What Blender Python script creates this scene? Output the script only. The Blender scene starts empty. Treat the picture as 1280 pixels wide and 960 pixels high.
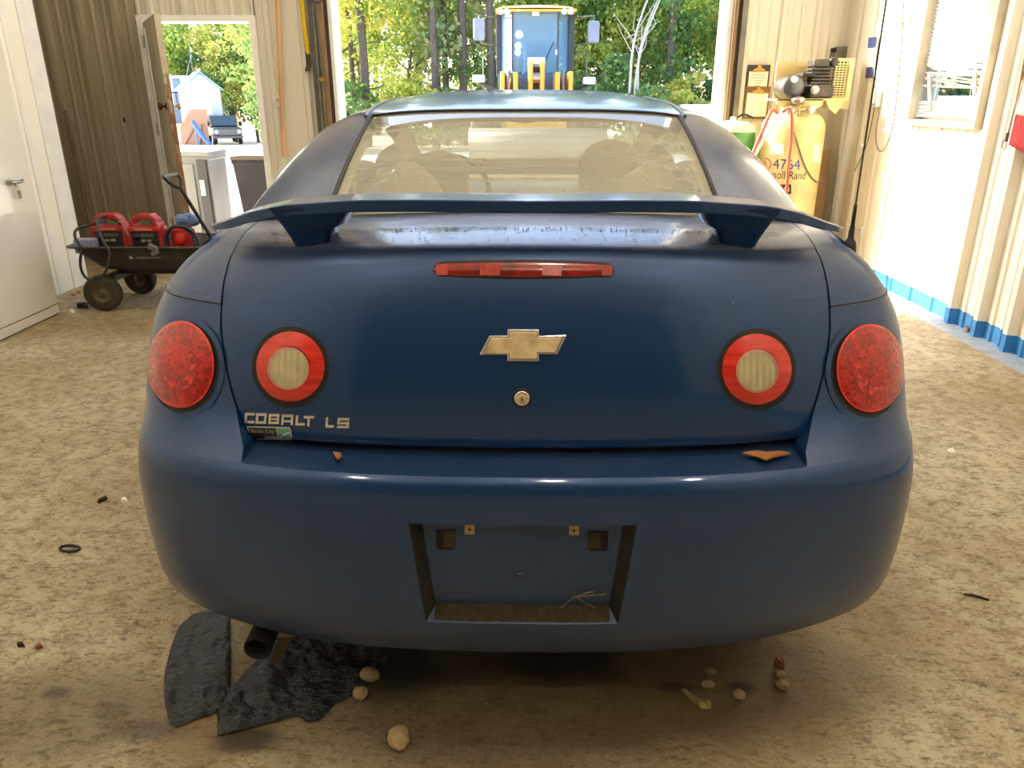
import bpy, bmesh, math, random
import numpy as np
from mathutils import Vector, Matrix
random.seed(7); np.random.seed(7)
PI = math.pi
SC = bpy.context.scene
COL = SC.collection

# ------------------------------------------------------------------ camera
PITCH = math.radians(20.7); CH = 1.40; F = 940.0
cam_d = bpy.data.cameras.new('camera'); cam = bpy.data.objects.new('camera', cam_d); COL.objects.link(cam)
cam_d.sensor_fit = 'HORIZONTAL'; cam_d.sensor_width = 36.0; cam_d.lens = 36.0 * F / 1280.0
cam_d.clip_start = 0.05; cam_d.clip_end = 400
cam.location = (0, 0, CH); cam.rotation_euler = (PI / 2 - PITCH, 0, 0)
SC.camera = cam

# ------------------------------------------------------------------ world, sun, exposure
wd = bpy.data.worlds.new('world'); SC.world = wd; wd.use_nodes = True
nt = wd.node_tree; nt.nodes.clear()
sky = nt.nodes.new('ShaderNodeTexSky'); sky.sky_type = 'NISHITA'; sky.sun_disc = False
SUN_EL = math.radians(30.0); SUN_DIR = Vector((1.0, -0.58, -math.tan(SUN_EL) * math.hypot(1.0, 0.58))).normalized()
sky.sun_elevation = SUN_EL; sky.sun_rotation = math.atan2(-SUN_DIR.x, -SUN_DIR.y)
sky.air_density = 1.0; sky.dust_density = 2.5; sky.ozone_density = 1.0
bg = nt.nodes.new('ShaderNodeBackground'); bg.inputs['Strength'].default_value = 0.85
wo = nt.nodes.new('ShaderNodeOutputWorld')
nt.links.new(sky.outputs[0], bg.inputs[0]); nt.links.new(bg.outputs[0], wo.inputs[0])
sun_d = bpy.data.lights.new('sun', 'SUN'); sun_d.energy = 15.0; sun_d.angle = math.radians(0.6); sun_d.color = (1.0, 0.93, 0.80)
sun = bpy.data.objects.new('sun', sun_d); COL.objects.link(sun)
sun.rotation_euler = SUN_DIR.to_track_quat('-Z', 'Y').to_euler(); sun.location = (-20, 20, 20)
SC.view_settings.view_transform = 'Standard'; SC.view_settings.look = 'None'
SC.view_settings.exposure = 0.15; SC.view_settings.gamma = 1.0; SC.view_settings.use_curve_mapping = False
SC.cycles.max_bounces = 10; SC.cycles.diffuse_bounces = 5; SC.cycles.glossy_bounces = 5
SC.cycles.transparent_max_bounces = 24; SC.cycles.transmission_bounces = 8
SC.cycles.sample_clamp_indirect = 8.0; SC.cycles.use_denoising = True
SC.cycles.caustics_reflective = False; SC.cycles.caustics_refractive = False
LAMP_W = 38.0; LAMP_C = (1.0, 0.92, 0.79)

# ------------------------------------------------------------------ pixel helper: a pixel's ray met with a plane
SP, CP = math.sin(PITCH), math.cos(PITCH)
def at(px, py, Y=None, z=None, X=None, cx=640.0):
    v = (py - 480.0) / F; u = (px - cx) / F
    d = (u, CP - v * SP, -SP - v * CP)
    if Y is not None: t = Y / d[1]
    elif z is not None: t = (z - CH) / d[2]
    else: t = X / d[0]
    return Vector((d[0] * t, d[1] * t, CH + d[2] * t))

# ------------------------------------------------------------------ materials
def srgb(r, g, b):
    f = lambda c: c / 12.92 if c <= 0.04045 else ((c + 0.055) / 1.055) ** 2.4
    return (f(r / 255.), f(g / 255.), f(b / 255.))
class NT:
    def __init__(s, name):
        s.m = bpy.data.materials.new(name); s.m.use_nodes = True; s.t = s.m.node_tree; s.t.nodes.clear()
        s.out = s.n('ShaderNodeOutputMaterial')
    def n(s, typ, **k):
        x = s.t.nodes.new(typ)
        for a, b in k.items(): setattr(x, a, b)
        return x
    def set(s, sock, v):
        if isinstance(v, bpy.types.NodeSocket): s.t.links.new(v, sock)
        elif isinstance(v, (tuple, list)) and len(v) == 3 and sock.type == 'RGBA': sock.default_value = (*v, 1)
        else: sock.default_value = v
    def coord(s, scale=(1, 1, 1), kind='Object', rot=(0, 0, 0)):
        tc = s.n('ShaderNodeTexCoord'); mp = s.n('ShaderNodeMapping')
        s.t.links.new(tc.outputs[kind], mp.inputs[0]); mp.inputs['Scale'].default_value = scale; mp.inputs['Rotation'].default_value = rot
        return mp.outputs[0]
    def noise(s, co, scale, detail=4, rough=0.55, out='Fac'):
        x = s.n('ShaderNodeTexNoise'); s.set(x.inputs['Vector'], co); x.inputs['Scale'].default_value = scale
        x.inputs['Detail'].default_value = detail; x.inputs['Roughness'].default_value = rough
        return x.outputs[out]
    def voro(s, co, scale, out='Distance', feature='F1'):
        x = s.n('ShaderNodeTexVoronoi'); x.feature = feature; s.set(x.inputs['Vector'], co); x.inputs['Scale'].default_value = scale
        return x.outputs[out]
    def ramp(s, fac, stops):
        x = s.n('ShaderNodeValToRGB'); s.set(x.inputs[0], fac); e = x.color_ramp.elements
        while len(e) > 1: e.remove(e[-1])
        e[0].position = stops[0][0]; e[0].color = (*stops[0][1], 1) if isinstance(stops[0][1], tuple) else (stops[0][1],) * 3 + (1,)
        for p, c in stops[1:]:
            q = e.new(p); q.color = (*c, 1) if isinstance(c, tuple) else (c, c, c, 1)
        return x.outputs[0]
    def mix(s, fac, a, b, blend='MIX'):
        x = s.n('ShaderNodeMix'); x.data_type = 'RGBA'; x.blend_type = blend
        s.set(x.inputs[0], fac); s.set(x.inputs[6], a); s.set(x.inputs[7], b)
        return x.outputs[2]
    def math(s, op, a, b=0.0, clamp=False):
        x = s.n('ShaderNodeMath'); x.operation = op; x.use_clamp = clamp; s.set(x.inputs[0], a); s.set(x.inputs[1], b)
        return x.outputs[0]
    def sep(s, co):
        x = s.n('ShaderNodeSeparateXYZ'); s.t.links.new(co, x.inputs[0]); return x.outputs
    def bump(s, h, strength=0.3, dist=0.01):
        x = s.n('ShaderNodeBump'); s.set(x.inputs['Height'], h); x.inputs['Strength'].default_value = strength; x.inputs['Distance'].default_value = dist
        return x.outputs[0]
    def bsdf(s, **k):
        b = s.n('ShaderNodeBsdfPrincipled')
        for a, v in k.items(): s.set(b.inputs[a.replace('_', ' ')], v)
        return b
    def fres(s, ior):
        g = s.n('ShaderNodeNewGeometry'); f = s.n('ShaderNodeFresnel')
        s.set(f.inputs[0], s.math('ADD', ior, s.math('MULTIPLY', g.outputs['Backfacing'], 1.0 / ior - ior))); return f
    def done(s, sh):
        s.t.links.new(sh if isinstance(sh, bpy.types.NodeSocket) else sh.outputs[0], s.out.inputs[0]); return s.m

MATS = {}
def simple(name, col, rough=0.5, metal=0.0, var=0.25, scale=8.0, bump=0.0, coat=0.0, stretch=(1, 1, 1), col2=None, spec=0.5):
    """plain material with noise-mottled colour"""
    if name in MATS: return MATS[name]
    a = NT(name); co = a.coord(stretch); nz = a.noise(co, scale, 5)
    c2 = col2 or tuple(c * (1 - var) for c in col)
    c = a.mix(a.ramp(nz, [(0.35, 0.0), (0.68, 1.0)]), col, c2)
    b = a.bsdf(Base_Color=c, Roughness=rough, Metallic=metal, Coat_Weight=coat)
    b.inputs['Specular IOR Level'].default_value = spec
    if bump: a.set(b.inputs['Normal'], a.bump(nz, bump, 0.01))
    MATS[name] = a.done(b); return MATS[name]

# ------------------------------------------------------------------ mesh builder
class MB:
    def __init__(s): s.v = []; s.f = []; s.s = []; s.mi = []
    def add(s, vs, fs, smooth=False, mi=0):
        o = len(s.v); s.v += [tuple(p) for p in vs]
        for f in fs: s.f.append(tuple(i + o for i in f)); s.s.append(smooth); s.mi.append(mi)
        return s
    def box(s, c, d, rz=0.0, M=None, mi=0, taper=1.0):
        x, y, z = d[0] / 2, d[1] / 2, d[2] / 2
        vs = [Vector((sx * x * (taper if sz > 0 else 1), sy * y * (taper if sz > 0 else 1), sz * z)) for sz in (-1, 1) for sy in (-1, 1) for sx in (-1, 1)]
        R = M.to_3x3() if M is not None else Matrix.Rotation(rz, 3, 'Z')
        vs = [R @ p + Vector(c) for p in vs]
        return s.add(vs, [(0, 2, 3, 1), (4, 5, 7, 6), (0, 1, 5, 4), (2, 6, 7, 3), (0, 4, 6, 2), (1, 3, 7, 5)], False, mi)
    def bx(s, x0, x1, y0, y1, z0, z1, mi=0):
        return s.box(((x0 + x1) / 2, (y0 + y1) / 2, (z0 + z1) / 2), (x1 - x0, y1 - y0, z1 - z0), mi=mi)
    def cyl(s, p0, p1, r0, r1=None, n=16, caps=True, mi=0):
        p0, p1 = Vector(p0), Vector(p1); r1 = r0 if r1 is None else r1
        ax = (p1 - p0).normalized(); a = ax.orthogonal().normalized(); b = ax.cross(a)
        vs = []
        for p, r in ((p0, r0), (p1, r1)):
            for k in range(n):
                t = 2 * PI * k / n; vs.append(p + (a * math.cos(t) + b * math.sin(t)) * r)
        s.add(vs, [(k, (k + 1) % n, n + (k + 1) % n, n + k) for k in range(n)], True, mi)
        if caps:
            s.add(vs[:n], [tuple(reversed(range(n)))], False, mi); s.add(vs[n:], [tuple(range(n))], False, mi)
        return s
    def lathe(s, prof, c=(0, 0, 0), axis=(0, 0, 1), n=24, mi=0):
        ax = Vector(axis).normalized(); a = ax.orthogonal().normalized(); b = ax.cross(a); c = Vector(c)
        vs = [c + ax * h + (a * math.cos(2 * PI * k / n) + b * math.sin(2 * PI * k / n)) * r for r, h in prof for k in range(n)]
        fs = [(i * n + k, i * n + (k + 1) % n, (i + 1) * n + (k + 1) % n, (i + 1) * n + k) for i in range(len(prof) - 1) for k in range(n)]
        return s.add(vs, fs, True, mi)
    def tube(s, pts, r, n=8, smoothpath=0, mi=0, closed=False):
        P = [Vector(p) for p in pts]
        for _ in range(smoothpath):
            Q = [] if closed else [P[0]]
            m = len(P)
            for i in range(m if closed else m - 1):
                a, b = P[i], P[(i + 1) % m]; Q += [a * 0.75 + b * 0.25, a * 0.25 + b * 0.75]
            if not closed: Q.append(P[-1])
            P = Q
        m = len(P); fr = None; vs = []
        for i in range(m):
            a = P[(i - 1) % m] if closed or i > 0 else P[0]; b = P[(i + 1) % m] if closed or i < m - 1 else P[-1]
            d = (b - a).normalized()
            if fr is None: fr = d.orthogonal().normalized()
            else: fr = (fr - d * fr.dot(d)).normalized()
            e = d.cross(fr); rr = r[i * len(r) // m] if isinstance(r, (list, tuple)) else r
            vs += [P[i] + (fr * math.cos(2 * PI * k / n) + e * math.sin(2 * PI * k / n)) * rr for k in range(n)]
        fs = [(i * n + k, i * n + (k + 1) % n, ((i + 1) % m) * n + (k + 1) % n, ((i + 1) % m) * n + k) for i in range(m if closed else m - 1) for k in range(n)]
        s.add(vs, fs, True, mi)
        if not closed:
            s.add(vs[:n], [tuple(reversed(range(n)))], False, mi); s.add(vs[-n:], [tuple(range(n))], False, mi)
        return s
    def grid(s, rows, smooth=True, closed=False, mi=0, keep=None):
        nr, nc = len(rows), len(rows[0]); vs = [p for r in rows for p in r]; fs = []
        for i in range(nr - 1):
            for j in range(nc if closed else nc - 1):
                if keep is None or keep(i, j):
                    fs.append((i * nc + j, i * nc + (j + 1) % nc, (i + 1) * nc + (j + 1) % nc, (i + 1) * nc + j))
        return s.add(vs, fs, smooth, mi)
    def ball(s, c, r, nu=16, nv=10, M=None, mi=0, jit=0.0):
        c = Vector(c); r = (r, r, r) if not isinstance(r, (tuple, list)) else r; vs = []
        for i in range(nv + 1):
            for k in range(nu):
                th = PI * i / nv; ph = 2 * PI * k / nu
                j = 1 + (random.uniform(-jit, jit) if jit and 0 < i < nv else 0)
                p = Vector((math.sin(th) * math.cos(ph) * r[0] * j, math.sin(th) * math.sin(ph) * r[1] * j, math.cos(th) * r[2] * j))
                vs.append((M.to_3x3() @ p if M is not None else p) + c)
        fs = [(i * nu + k, (i + 1) * nu + k, (i + 1) * nu + (k + 1) % nu, i * nu + (k + 1) % nu) for i in range(nv) for k in range(nu)]
        return s.add(vs, fs, jit == 0, mi)
    def prism(s, poly, fn, d0, d1, mi=0):
        """polygon (u,v) list carried by fn(u,v,depth) -> point, between depths d0 and d1"""
        n = len(poly); vs = [fn(u, v, d0) for u, v in poly] + [fn(u, v, d1) for u, v in poly]
        return s.add(vs, [tuple(range(n)), tuple(reversed(range(n, 2 * n)))] + [(k, n + k, n + (k + 1) % n, (k + 1) % n) for k in range(n)], False, mi)
    def build(s, name, mats, parent=None, off=None, bevel=0.0, seg=2, fix=False):
        me = bpy.data.meshes.new(name)
        vs = s.v if off is None else [(p[0] - off[0], p[1] - off[1], p[2] - off[2]) for p in s.v]
        me.from_pydata(vs, [], s.f); mats = mats if isinstance(mats, (list, tuple)) else [mats]
        for m in mats: me.materials.append(m)
        me.polygons.foreach_set('use_smooth', s.s); me.polygons.foreach_set('material_index', s.mi)
        if fix:
            b = bmesh.new(); b.from_mesh(me); bmesh.ops.remove_doubles(b, verts=b.verts, dist=1e-5); bmesh.ops.recalc_face_normals(b, faces=b.faces); b.to_mesh(me); b.free()
        me.update()
        o = bpy.data.objects.new(name, me); COL.objects.link(o)
        if parent is not None: o.parent = parent
        if bevel:
            m = o.modifiers.new('bevel', 'BEVEL'); m.width = bevel; m.segments = seg; m.limit_method = 'ANGLE'; m.angle_limit = math.radians(35)
        return o

def tag(o, label=None, cat=None, group=None, kind=None):
    if label: o['label'] = label
    if cat: o['category'] = cat
    if group: o['group'] = group
    if kind: o['kind'] = kind
    return o
def thing(name, label, cat, loc=(0, 0, 0), rz=0.0, group=None):
    o = bpy.data.objects.new(name, None); COL.objects.link(o); o.empty_display_size = 0.1
    o.location = loc; o.rotation_euler = (0, 0, rz); return tag(o, label, cat, group)
def structure(name, loc=(0, 0, 0), label=None):
    o = bpy.data.objects.new(name, None); COL.objects.link(o); o.location = loc; o.empty_display_size = 0.1
    return tag(o, label, None, None, 'structure')
def copy_tree(o, parent=None):
    c = o.copy(); COL.objects.link(c)
    if parent is not None: c.parent = parent
    for ch in [x for x in o.children]: copy_tree(ch, c)
    return c
def text_geo(body, extrude=0.0):
    """letters as (verts, faces), 1 unit high, starting at the origin"""
    cu = bpy.data.curves.new('lettering', 'FONT'); cu.body = body; cu.size = 1.0; cu.extrude = extrude; cu.resolution_u = 3
    o = bpy.data.objects.new('lettering', cu); COL.objects.link(o); bpy.context.view_layer.update()
    me = bpy.data.meshes.new_from_object(o.evaluated_get(bpy.context.evaluated_depsgraph_get()))
    vs = [v.co.copy() for v in me.vertices]; fs = [tuple(p.vertices) for p in me.polygons]
    bpy.data.objects.remove(o); bpy.data.curves.remove(cu); bpy.data.meshes.remove(me)
    w = max(v.x for v in vs); return vs, fs, w
def text_on(mb, body, fn, width=None, height=1.0, mi=0):
    """fn(u, v) -> point; u along the text in metres from 0, v up"""
    vs, fs, w = text_geo(body); sx = (width / w) if width else height; sy = height
    mb.add([fn(v.x * sx, v.y * sy) for v in vs], fs, False, mi)

def herm(xs, ys):
    xs, ys = np.array(xs, float), np.array(ys, float); h = np.diff(xs); d = np.diff(ys) / h; m = np.zeros(len(xs))
    m[0], m[-1] = d[0], d[-1]
    for i in range(1, len(xs) - 1):
        m[i] = 0 if d[i - 1] * d[i] <= 0 else 2 * d[i - 1] * d[i] / (d[i - 1] + d[i])
    def f(x):
        x = min(max(x, xs[0]), xs[-1]); i = min(int(np.searchsorted(xs, x, 'right')) - 1, len(xs) - 2); t = (x - xs[i]) / h[i]
        return float((2 * t**3 - 3 * t**2 + 1) * ys[i] + (t**3 - 2 * t**2 + t) * h[i] * m[i] + (-2 * t**3 + 3 * t**2) * ys[i + 1] + (t**3 - t**2) * h[i] * m[i + 1])
    return f
def lerp(a, b, t): return a + (b - a) * t
def lin(n): return [i / (n - 1) for i in range(n)]
def interp(x, xs, ys): return float(np.interp(x, xs, ys))

# ================================================================== STRUCTURE
YB, XL, XR, ZC = 7.3, -3.48, 2.96, 4.8
def floor_mat():
    a = NT('worn_painted_concrete'); co = a.coord(); x, y, z = a.sep(co)
    big = a.noise(co, 1.3, 6, 0.65); mid = a.noise(co, 14.0, 7, 0.75); fine = a.noise(a.coord((1.0, 1.6, 1)), 60.0, 4, 0.75)
    fl = a.noise(a.coord((24, 60, 20), rot=(0, 0, 0.5)), 1.0, 3, 0.6)
    base = a.mix(a.ramp(big, [(0.35, 0), (0.65, 1)]), srgb(186, 176, 150), srgb(150, 132, 98))
    worn = a.ramp(a.math('ADD', a.math('MULTIPLY', mid, 0.62), a.math('MULTIPLY', fine, 0.45)), [(0.51, 0), (0.60, 1)])
    c = a.mix(a.math('MULTIPLY', worn, 0.68), base, srgb(118, 98, 68))
    flk = a.math('MULTIPLY', a.ramp(fl, [(0.55, 0), (0.60, 1)]), a.ramp(mid, [(0.35, 0.25), (0.6, 1)]))
    c = a.mix(a.math('MULTIPLY', flk, 0.75), c, srgb(84, 68, 46))
    sp2 = a.math('MULTIPLY', a.ramp(a.voro(a.coord((1, 1.5, 1)), 62), [(0.16, 1), (0.24, 0)]), a.ramp(a.noise(co, 5, 4, 0.7), [(0.42, 0), (0.58, 1)]))
    c = a.mix(a.math('MULTIPLY', sp2, 0.55), c, srgb(70, 56, 36))
    c = a.mix(a.math('MULTIPLY', a.ramp(a.noise(co, 95, 3, 0.8), [(0.56, 0), (0.66, 1)]), 0.45), c, srgb(216, 208, 186))
    c = a.mix(a.math('MULTIPLY', a.ramp(a.voro(co, 26), [(0.0, 1), (0.10, 0)]), 0.5), c, srgb(60, 48, 32))
    wpos = a.math('ADD', a.math('MULTIPLY', a.noise(co, 7.0, 5, 0.7), 0.55), -0.27)
    def stain_and_shade(px, py, rx, ry, amt, col, c):
        dx = a.math('DIVIDE', a.math('SUBTRACT', x, px), rx); dy = a.math('DIVIDE', a.math('SUBTRACT', y, py), ry)
        d = a.math('SQRT', a.math('ADD', a.math('MULTIPLY', dx, dx), a.math('MULTIPLY', dy, dy)))
        d = a.math('ADD', d, a.math('MULTIPLY', wpos, 1.7))
        return a.mix(a.math('MULTIPLY', a.ramp(d, [(0.45, 1), (1.0, 0)]), amt), c, col)
    rust = srgb(110, 82, 44); oil = srgb(34, 28, 22)
    for q in ((-0.72, 1.45, 0.22, 0.30, 0.6), (0.55, 1.5, 0.5, 0.35, 0.55), (1.0, 1.95, 0.3, 0.5, 0.45), (-2.7, 4.7, 0.8, 0.35, 0.35)):
        c = stain_and_shade(*q, rust, c)
    for q in ((0.0, 1.45, 0.75, 0.34, 0.75), (0.62, 1.55, 0.42, 0.26, 0.6), (-0.2, 1.9, 0.9, 0.4, 0.8), (-1.15, 1.42, 0.5, 0.22, 0.55)): c = stain_and_shade(*q, srgb(72, 55, 32), c)  # brown dirt; under the bumper it also paints the car's shade
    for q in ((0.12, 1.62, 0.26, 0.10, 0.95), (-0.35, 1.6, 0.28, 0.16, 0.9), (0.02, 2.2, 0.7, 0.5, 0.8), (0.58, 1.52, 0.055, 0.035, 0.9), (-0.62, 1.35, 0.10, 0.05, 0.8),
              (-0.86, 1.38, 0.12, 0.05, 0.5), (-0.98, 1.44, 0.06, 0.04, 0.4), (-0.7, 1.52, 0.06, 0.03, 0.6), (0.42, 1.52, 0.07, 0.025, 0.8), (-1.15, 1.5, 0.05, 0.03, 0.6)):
        c = stain_and_shade(*q, oil, c)
    strip = a.math('MULTIPLY', a.ramp(a.math('ADD', x, a.math('MULTIPLY', wpos, 0.03)), [(0.0, 0), (1.0, 1)]), 1.0)
    edge = a.math('GREATER_THAN', a.math('ADD', x, a.math('MULTIPLY', wpos, 0.04)), 2.79)
    c = a.mix(edge, c, a.mix(a.ramp(mid, [(0.4, 0), (0.7, 1)]), srgb(158, 172, 190), srgb(140, 148, 158)))
    b = a.bsdf(Base_Color=c, Roughness=a.ramp(mid, [(0.3, 0.42), (0.7, 0.72)]))
    a.set(b.inputs['Normal'], a.bump(a.math('ADD', a.math('MULTIPLY', mid, 0.6), fine), 0.5, 0.006))
    return a.done(b)
def steel_mat(name, col, dirt, amt, lowdirt=0.5):
    a = NT(name); co = a.coord(); st = a.noise(a.coord((9, 9, 0.5)), 2.0, 5, 0.6); sp = a.noise(co, 5.0, 5, 0.7); z = a.sep(co)[2]
    k = a.math('MULTIPLY', a.ramp(st, [(0.35, 0), (0.75, 1)]), amt)
    k = a.math('ADD', k, a.math('MULTIPLY', a.ramp(sp, [(0.5, 0), (0.8, 1)]), amt * 0.5))
    k = a.math('ADD', k, a.math('MULTIPLY', a.ramp(z, [(0.0, 1), (0.9, 0)]), lowdirt), True)
    b = a.bsdf(Base_Color=a.mix(k, col, dirt), Roughness=0.5); b.inputs['Specular IOR Level'].default_value = 0.4
    return a.done(b)
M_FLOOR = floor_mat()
M_STEEL = steel_mat('cream_painted_steel', srgb(214, 209, 196), srgb(184, 174, 152), 0.2, 0.2)
M_GRIME_SHADE = steel_mat('grimy_shaded_steel', srgb(164, 155, 134), srgb(124, 108, 84), 0.3, 0.35)  # darker tone mixes grime with shade painted into the colour
M_WHITE = steel_mat('white_painted_steel', srgb(240, 236, 224), srgb(214, 200, 170), 0.35, 0.25)
M_BLUE = simple('blue_paint', srgb(56, 140, 208), 0.5, var=0.3, scale=14)
M_WWALL = simple('white_wall_board', srgb(240, 236, 228), 0.45, var=0.06, scale=2)
M_TRIMW = simple('white_trim', srgb(236, 236, 236), 0.4, var=0.12, scale=6)
M_WOOD = simple('brown_lumber', srgb(146, 118, 88), 0.7, var=0.55, scale=4, stretch=(14, 14, 0.8))
M_DKWOOD = simple('dark_lumber', srgb(68, 54, 44), 0.8, var=0.5, scale=4, stretch=(14, 14, 0.8))
M_TRACK = simple('dull_galvanised', srgb(128, 126, 118), 0.45, 0.5, var=0.35, scale=9)
M_CEIL = simple('cream_ceiling', srgb(232, 222, 196), 0.7, var=0.08, scale=2)
M_GROUND = simple('pale_gravel', srgb(222, 212, 196), 0.9, var=0.22, scale=3, bump=0.3)

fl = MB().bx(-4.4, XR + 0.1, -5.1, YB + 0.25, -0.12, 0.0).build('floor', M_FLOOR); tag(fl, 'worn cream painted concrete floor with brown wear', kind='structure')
tag(MB().bx(-4.4, XR + 0.1, -5.1, YB + 0.1, ZC, ZC + 0.1).build('ceiling', M_CEIL), None, kind='structure')
NGX, NGY = 150, 60
rows = []
def ground_z(x, y):
    t = min(max((-x / y - 0.20) / 0.12, 0), 1); return -0.03 - (0.004 + 0.027 * t * t * (3 - 2 * t)) * max(0.0, y - 7.5)
for i in range(NGY + 1):
    y = 7.55 + (120 - 7.55) * (i / NGY) ** 2
    rows.append([(-90 + 180 * j / NGX, y, ground_z(-90 + 180 * j / NGX, y)) for j in range(NGX + 1)])
tag(MB().grid(rows).build('ground', M_GROUND), 'sunlit pale gravel yard', kind='structure')

RIBP = 0.3048
def rib_profile(u0, u1, rib, phase, minor=True):
    pts = []
    k0 = int(math.floor((u0 - phase) / RIBP)) - 1; k1 = int(math.ceil((u1 - phase) / RIBP)) + 1
    for k in range(k0, k1 + 1):
        c = phase + k * RIBP
        pts += [(c - 0.034, 0), (c - 0.02, rib), (c + 0.02, rib), (c + 0.034, 0)]
        if minor:
            for m in (0.10, 0.20):
                pts += [(c + m - 0.022, 0), (c + m - 0.008, rib * 0.22), (c + m + 0.008, rib * 0.22), (c + m + 0.022, 0)]
    pts.sort(); us = [p[0] for p in pts]; ds = [p[1] for p in pts]
    out = [(u0, interp(u0, us, ds))] + [p for p in pts if u0 < p[0] < u1] + [(u1, interp(u1, us, ds))]
    return out
def corr_wall(parent, u0, u1, z0, z1, fn, mats, rib=0.03, phase=0.0, base=None, cuts=None, minor=True):
    """steel siding between u0 and u1, one object for every 0.91 m sheet"""
    W3 = RIBP * 3; s0 = phase + RIBP / 2; edges = [u0]
    k = math.floor((u0 - s0) / W3) + 1
    while s0 + k * W3 < u1 - 0.06:
        if s0 + k * W3 > u0 + 0.06: edges.append(s0 + k * W3)
        k += 1
    edges.append(u1)
    for a, b in zip(edges[:-1], edges[1:]):
        mb = MB(); pr = rib_profile(a + 0.002, b - 0.002, rib, phase, minor)
        zs = [z0, base, z1] if base and z0 < base < z1 else [z0, z1]
        for i in range(len(zs) - 1):
            mb.grid([[fn(u, d, zs[i]) for u, d in pr], [fn(u, d, zs[i + 1]) for u, d in pr]], smooth=False, mi=(1 if len(zs) == 3 and i == 0 else 0))
        mb.build('steel_panel', mats, parent)

# -- back wall (with the two doorways)
DX0, DX1, DZ = -3.22, -2.30, 2.04          # man door opening
BX0, BX1, BZ = -1.575, 1.885, 4.55          # vehicle door opening
wb = structure('wall_back', label='ribbed cream steel wall with two open doorways')
fB = lambda u, d, z: (u, YB - d, z)
PHB = -3.47
corr_wall(wb, -4.35, DX0 - 0.06, 0, ZC, fB, [M_GRIME_SHADE], 0.045, PHB)
corr_wall(wb, DX0 - 0.06, DX1 + 0.05, DZ + 0.05, ZC, fB, [M_STEEL], 0.03, PHB)
corr_wall(wb, DX1 + 0.05, BX0 - 0.19, 0, ZC, fB, [M_STEEL], 0.022, PHB + 0.1, minor=False)
corr_wall(wb, BX0 - 0.19, BX1 + 0.16, BZ, ZC, fB, [M_STEEL], 0.03, PHB)
corr_wall(wb, BX1 + 0.16, XR, 0, ZC, fB, [M_STEEL], 0.024, 2.38)
core = MB()
for a, b, c, d in ((-4.35, DX0 - 0.06, 0, ZC), (DX0 - 0.06, DX1 + 0.05, DZ + 0.05, ZC), (DX1 + 0.05, BX0 - 0.13, 0, ZC), (BX0 - 0.13, BX1 + 0.12, BZ, ZC), (BX1 + 0.12, XR + 0.1, 0, ZC)):
    core.bx(a, b, YB + 0.02, YB + 0.16, c, d)
core.build('wall_core', M_STEEL, wb)
# -- white inner wall on the left, its end, and the recess behind
wl = structure('wall_left', label='plain white wall on the left, ending before the back wall')
mb = MB(); mb.bx(-4.35, XL, -5.0, 6.05, 0, ZC); mb.build('wall_board', M_WWALL, wl)
MB().bx(XL - 0.02, XL + 0.012, 5.86, 6.062, 0.0, ZC).build('corner_trim', M_TRIMW, wl)
MB().bx(XL, XL + 0.008, 5.66, 5.70, 0.0, ZC).build('joint_strip', M_TRIMW, wl)
wr0 = MB().bx(-4.5, -4.35, 6.0, YB + 0.2, 0, ZC).build('wall_recess', M_GRIME_SHADE); tag(wr0, None, kind='structure')
# -- right wall
wr = structure('wall_right', label='white ribbed steel wall with a blue painted foot')
fR = lambda u, d, z: (XR - d, u, z)
WY0, WY1, WZ0, WZ1 = 5.04, 5.86, 1.255, 2.35
PHR = 4.87
corr_wall(wr, -5.0, WY0, 0, ZC, fR, [M_WHITE, M_BLUE], 0.05, PHR, 0.105)
corr_wall(wr, WY0, WY1, 0, WZ0, fR, [M_WHITE, M_BLUE], 0.012, PHR, 0.105)
corr_wall(wr, WY0, WY1, WZ1, ZC, fR, [M_WHITE], 0.012, PHR)
corr_wall(wr, WY1, 6.72, 0, ZC, fR, [M_WHITE, M_BLUE], 0.012, PHR, 0.105)
MB().bx(XR - 0.012, XR + 0.02, 6.73, YB, 0, ZC).build('cream_board', M_STEEL, wr)
MB().bx(XR - 0.03, XR, 6.99, 7.04, 0, ZC).build('batten', M_STEEL, wr)
mb = MB()
for a, b, c, d in ((-5.0, WY0, 0, ZC), (WY0, WY1, 0, WZ0), (WY0, WY1, WZ1, ZC), (WY1, YB + 0.15, 0, ZC)): mb.bx(XR + 0.02, XR + 0.14, a, b, c, d)
mb.build('wall_core', M_WHITE, wr)
wf = MB().bx(-4.4, XR + 0.1, -5.2, -5.0, 0, ZC).build('wall_front', simple('dark_shed_boards', srgb(112, 100, 86), .7, var=.3)); tag(wf, None, kind='structure')

# -- big doorway trim
for nm, x0, x1, y0, y1, m in (('trim_1', BX0 - 0.035, BX0, YB - 0.02, YB + 0.30, M_TRIMW), ('trim_2', BX0 - 0.065, BX0 - 0.035, YB - 0.03, YB + 0.16, M_DKWOOD),
                              ('trim_3', BX0 - 0.115, BX0 - 0.065, YB - 0.045, YB + 0.16, M_WOOD),
                              ('trim_4', BX1, BX1 + 0.05, YB - 0.01, YB + 0.30, M_TRIMW), ('trim_5', BX1 + 0.05, BX1 + 0.085, YB - 0.05, YB + 0.16, M_WOOD),
                              ('trim_6', BX1 + 0.085, BX1 + 0.115, YB - 0.035, YB + 0.16, M_DKWOOD), ('trim_7', BX1 + 0.115, BX1 + 0.165, YB - 0.06, YB + 0.02, M_TRACK)):
    tag(MB().bx(x0, x1, y0, y1, 0, BZ).build(nm, m, bevel=0.003), None, kind='structure')
tag(MB().bx(BX0 - 0.115, BX1 + 0.115, YB - 0.03, YB + 0.16, BZ - 0.05, BZ + 0.02).build('trim_8', M_WOOD), None, kind='structure')
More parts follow.
